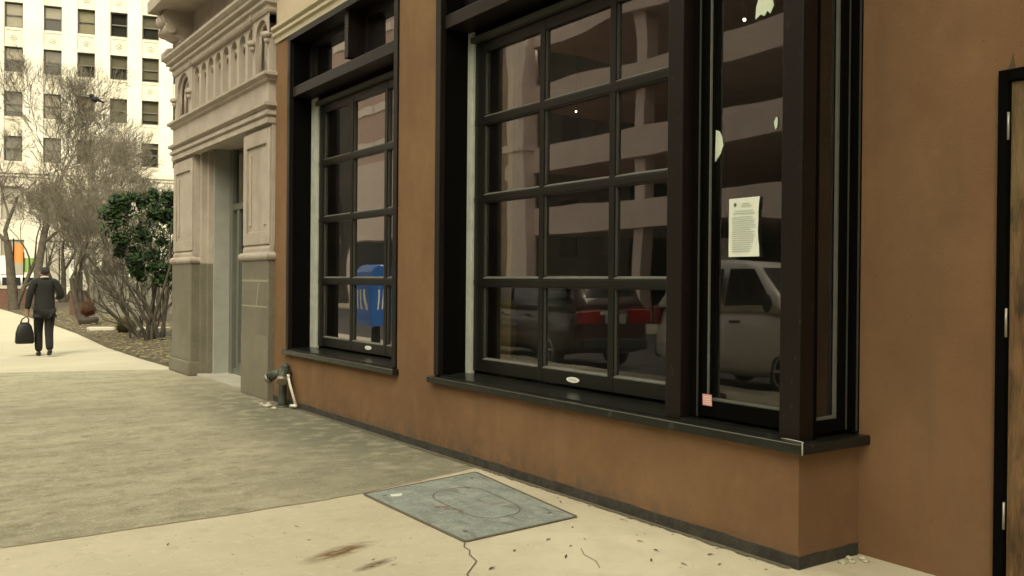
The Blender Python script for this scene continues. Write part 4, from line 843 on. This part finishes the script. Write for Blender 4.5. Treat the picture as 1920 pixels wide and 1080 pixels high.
def tuft(base, rad, h_, m, label, name, cat, n, planter=False):
    t_ = thing(name, base, label, cat); mb = MB(); rr = random.Random(int(base[0] * 100))
    for k in range(n):
        a = rr.uniform(0, 6.28); e = rr.random() ** .5 * 1.25; d = Vector((math.cos(a) * math.sin(e), math.sin(a) * math.sin(e), math.cos(e)))
        L = Vector((rad * d.x, rad * d.y, h_ * d.z)) * rr.uniform(.75, 1.05); q = Vector(base) + Vector((0, 0, .04 + (h_ * .35 if planter else 0))) + L * .25; s_ = Vector((-d.y, d.x, 0)).normalized() * .018
        mb.add([q - s_, q + s_, q + L * .75 + Vector((0, 0, -.04 * e))], [(0, 1, 2)])
    mb.build('foliage', m, t_, normals=False)
    if planter: MB().tube([(base[0], base[1], base[2] - .02), (base[0], base[1], base[2] + h_ * .3), (base[0], base[1], base[2] + h_ * .42)], [rad * .72, rad * .95, rad * .9], 14).build('planter', 'planter_dark', t_)
    else: MB().ball((base[0], base[1], base[2] + h_ * .2), rad * .5, 8, 6, (1, 1, .6)).build('core', 'planter_dark', t_)
tuft((5.1, 25.2, .05), .42, .52, 'dry_foliage', 'rounded tuft of dry olive grass near the evergreen', 'grass_tuft', 'grass tuft', 1500)
tuft((5.05, 30.4, .05), .32, .62, 'rust_foliage', 'rust brown rounded bush in dark pot beside the pavement', 'potted_bush', 'bush', 1500, True)
# fence and low brick wall
fe = thing('garden_fence', (7.5, 34, 0), 'weathered grey board fence behind the planting bed', 'fence')
p = MB()
for k in range(40):
    x = 5.75 + .16 * k; p.box(x, x + .15, 34, 34.03, .05, 1.60 + .03 * math.sin(k * 1.7))
p.build('boards', 'fence_grey', fe)
p = MB(); p.box(5.7, 12.2, 34.03, 34.08, .4, .5); p.box(5.7, 12.2, 34.03, 34.08, 1.25, 1.35); p.build('rail', 'fence_grey', fe)
for k in range(4): MB().box(5.68 + 2.1 * k, 5.78 + 2.1 * k, 33.9, 34.03, 0, 1.7).build('post', 'fence_grey', fe)
bw_ = thing('brick_wall', (5.2, 44.3, 0), 'low red brick garden wall with pale coping behind the man', 'wall')
p = MB(); p.box(2.2, 5.7, 50.0, 50.25, 0, .98); p.build('wall', 'brick_wall', bw_)
p = MB(); p.box(2.15, 5.75, 49.95, 50.3, .98, 1.1); p.build('coping', 'coping', bw_)
p = MB(); p.box(5.55, 6.6, 36.9, 37.3, 0, 1.05); pw = p.build('pier', 'brick_wall', bw_)
p = MB(); p.box(5.5, 6.65, 36.85, 37.35, 1.05, 1.13); p.build('pier_cap', 'coping', pw)
for x, z0, z1, m, l_ in ((5.85, 2.3, 3.35, 'orange_cloth', 'orange street banner far away at the left edge'), (6.35, 1.8, 2.6, 'green_cloth', 'green street banner far away right of the orange one'), (5.1, 1.7, 2.7, 'white_cloth', 'white street banner far away left of the orange one'), (8.1, 1.0, 2.9, 'white_cloth', 'white street banner just right of the walking man')):
    t_ = thing('street_banner', (x, 56, 0), l_, 'banner', 'coloured banners far down the street')
    MB().tube([(x - .3, 56, 0), (x - .3, 56, z1 + .3)], .03, 6).build('pole', 'black_jamb', t_)
    q = MB(); q.add([(x - .3 + .5 * i / 5, 56 + .05 * math.sin(i * 1.3), z) for z in (z0, z1) for i in range(6)], [(i, i + 1, i + 7, i + 6) for i in range(5)], True); q.build('cloth', m, t_)

# ------------------------------------------------------------------ walking man with bag
def skin_obj(name, verts, edges_, radii, m, parent, org, sub=2, root=0):
    me = bpy.data.meshes.new(name); me.from_pydata([Vector(v_) - Vector(org) for v_ in verts], edges_, []); me.materials.append(M[m])
    o = bpy.data.objects.new(name, me); col.objects.link(o); o.parent = parent; o.location = Vector(org) - ORG[parent]; ORG[o] = Vector(org)
    md_ = o.modifiers.new('skin', 'SKIN'); md_.use_smooth_shade = True
    for i, r_ in enumerate(radii):
        s_ = me.skin_vertices[0].data[i]; s_.radius = r_ if hasattr(r_, '__len__') else (r_, r_); s_.use_root = (i == root)
    ss = o.modifiers.new('subsurf', 'SUBSURF'); ss.levels = sub; ss.render_levels = sub
    return o
MX, MY = 2.46, 19.45
man = thing('person', (MX, MY, 0), 'man in dark grey suit jacket and black trousers walking away with a bag', 'person')
Pm = lambda x, y, z: (MX + x, MY + y, z)
# body: x right of him (he faces +y), z up
bv = [Pm(0, 0, .93), Pm(0, .01, 1.10), Pm(0, .015, 1.30), Pm(0, 0, 1.43), Pm(0, .015, 1.50), Pm(0, .03, 1.575), Pm(0, .035, 1.65), Pm(0, .03, 1.70),
      Pm(-.20, 0, 1.40), Pm(-.255, -.02, 1.13), Pm(-.29, .03, .88), Pm(-.295, .04, .80),
      Pm(.20, 0, 1.40), Pm(.285, -.03, 1.15), Pm(.235, .20, 1.10), Pm(.20, .27, 1.12),
      Pm(-.09, .0, .90), Pm(-.09, .14, .50), Pm(-.085, .10, .09), Pm(.09, 0, .90), Pm(.075, .0, .50), Pm(.06, -.24, .14),
      Pm(0, .125, 1.60), Pm(-.085, .03, 1.605), Pm(.085, .03, 1.605)]
be = [(0, 1), (1, 2), (2, 3), (3, 4), (4, 5), (5, 6), (6, 7), (3, 8), (8, 9), (9, 10), (10, 11), (3, 12), (12, 13), (13, 14), (14, 15), (0, 16), (16, 17), (17, 18), (0, 19), (19, 20), (20, 21), (5, 22), (5, 23), (5, 24)]
brd = [(.15, .11), (.14, .10), (.16, .11), (.10, .08), .055, (.072, .085), (.075, .09), (.05, .06), .055, .045, .033, (.022, .04), .055, .045, .033, (.03, .03), .085, .062, .042, .085, .062, .042, .014, .014, .014]
# fingers: left hand curled round the bag handle, right hand raised
def hand(base, dirv, side, curl):
    for k, (off_, ln) in enumerate(((-.030, .070), (-.010, .080), (.010, .075), (.028, .060))):
        i = len(bv); a = Vector(base) + Vector(side) * off_; b = a + Vector(dirv) * ln * .6; c = b + Vector(curl) * ln * .5
        bv.extend([tuple(a + Vector(dirv) * .02), tuple(b), tuple(c)]); be.extend([(hb, i), (i, i + 1), (i + 1, i + 2)]); brd.extend([.010, .009, .008])
    i = len(bv); a = Vector(base) + Vector(side) * -.035 + Vector(curl) * .02
    bv.extend([tuple(a), tuple(a + Vector(dirv) * .04 + Vector(curl) * .02)]); be.extend([(hb, i), (i, i + 1)]); brd.extend([.011, .009])
hb = 11; hand(bv[11], (0, 0, -1), (0, -1, 0), (.9, 0, .3))
hb = 15; hand(bv[15], (-.4, .7, .4), (0, 0, -1), (-.8, .1, .2))
skin_obj('body', bv, be, brd, 'skin', man, Pm(0, 0, 0))
jv = [Pm(0, 0, .76), Pm(0, 0, .92), Pm(0, .01, 1.10), Pm(0, .012, 1.30), Pm(0, 0, 1.44), Pm(-.19, -.01, 1.415), Pm(-.265, -.02, 1.14), Pm(-.295, .025, .90), Pm(.19, -.01, 1.415), Pm(.30, -.03, 1.16), Pm(.25, .19, 1.115)]
je = [(0, 1), (1, 2), (2, 3), (3, 4), (4, 5), (5, 6), (6, 7), (4, 8), (8, 9), (9, 10)]
skin_obj('jacket', jv, je, [(.205, .15), (.20, .145), (.185, .13), (.20, .135), (.10, .09), (.085, .085), .068, .055, (.085, .085), .070, .055], 'suit', man, Pm(0, 0, 0), root=1)
q = MB(); q.tube([Pm(.075 * math.cos(2 * math.pi * k / 14), .005 + .072 * math.sin(2 * math.pi * k / 14), 1.485 - .012 * math.sin(2 * math.pi * k / 14)) for k in range(15)], .022, 8, False); q.build('collar', 'suit', man)
q = MB(); q.tube([Pm(.068 * math.cos(2 * math.pi * k / 14), .01 + .066 * math.sin(2 * math.pi * k / 14), 1.512 - .012 * math.sin(2 * math.pi * k / 14)) for k in range(15)], .012, 6, False); q.build('shirt_collar', 'badge_white', man)
tv = [Pm(0, 0, .90), Pm(-.095, 0, .84), Pm(-.09, .14, .50), Pm(-.085, .10, .07), Pm(.095, 0, .84), Pm(.075, .0, .50), Pm(.06, -.24, .12)]
skin_obj('trousers', tv, [(0, 1), (1, 2), (2, 3), (0, 4), (4, 5), (5, 6)], [(.17, .125), (.108, .115), .085, .072, (.108, .115), .085, .072], 'trousers', man, Pm(0, 0, 0))
skin_obj('shoe', [Pm(-.085, .04, .05), Pm(-.085, .14, .045), Pm(-.09, .26, .03)], [(0, 1), (1, 2)], [(.045, .05), (.05, .045), (.045, .03)], 'shoe', man, Pm(0, 0, 0), 1)
skin_obj('shoe', [Pm(.06, -.30, .13), Pm(.06, -.22, .08), Pm(.06, -.11, .035)], [(0, 1), (1, 2)], [(.045, .045), (.05, .045), (.045, .03)], 'shoe', man, Pm(0, 0, 0), 1)
skin_obj('hair', [Pm(0, -.035, 1.555), Pm(0, -.015, 1.645), Pm(0, .015, 1.705)], [(0, 1), (1, 2)], [(.082, .06), (.095, .095), (.07, .08)], 'hair', man, Pm(0, 0, 0))
bag = thing('bag', Pm(-.33, .04, .28), 'black soft bag hanging from the left hand of the walking man', 'bag')
p = MB(); cx, cy = MX - .335, MY + .04
rings = [(.25, .145, .09), (.28, .165, .10), (.45, .155, .09), (.58, .12, .06), (.655, .07, .03)]
vs_ = []; nn = 16
for z, a, b in rings:
    for k in range(nn):
        t_ = 2 * math.pi * k / nn; sx = math.copysign(abs(math.cos(t_)) ** .5, math.cos(t_)); sy = math.copysign(abs(math.sin(t_)) ** .5, math.sin(t_))
        vs_.append((cx + .0 + a * sx, cy + b * sy, z))
p.add(vs_, [(i * nn + k, i * nn + (k + 1) % nn, (i + 1) * nn + (k + 1) % nn, (i + 1) * nn + k) for i in range(len(rings) - 1) for k in range(nn)], True)
p.add(vs_[:nn], [tuple(range(nn))[::-1]]); p.add(vs_[-nn:], [tuple(range(nn))]); p.build('pouch', 'bag', bag)
p = MB()
for dy in (-.03, .03): p.tube([(cx - .07, cy + dy, .64), (cx - .04, cy + dy * .6, .72), (cx + .03, cy + dy * .2, .765), (cx + .07, cy + dy * .6, .71), (cx + .06, cy + dy, .63)], .011, 6)
p.build('handle', 'bag', bag)
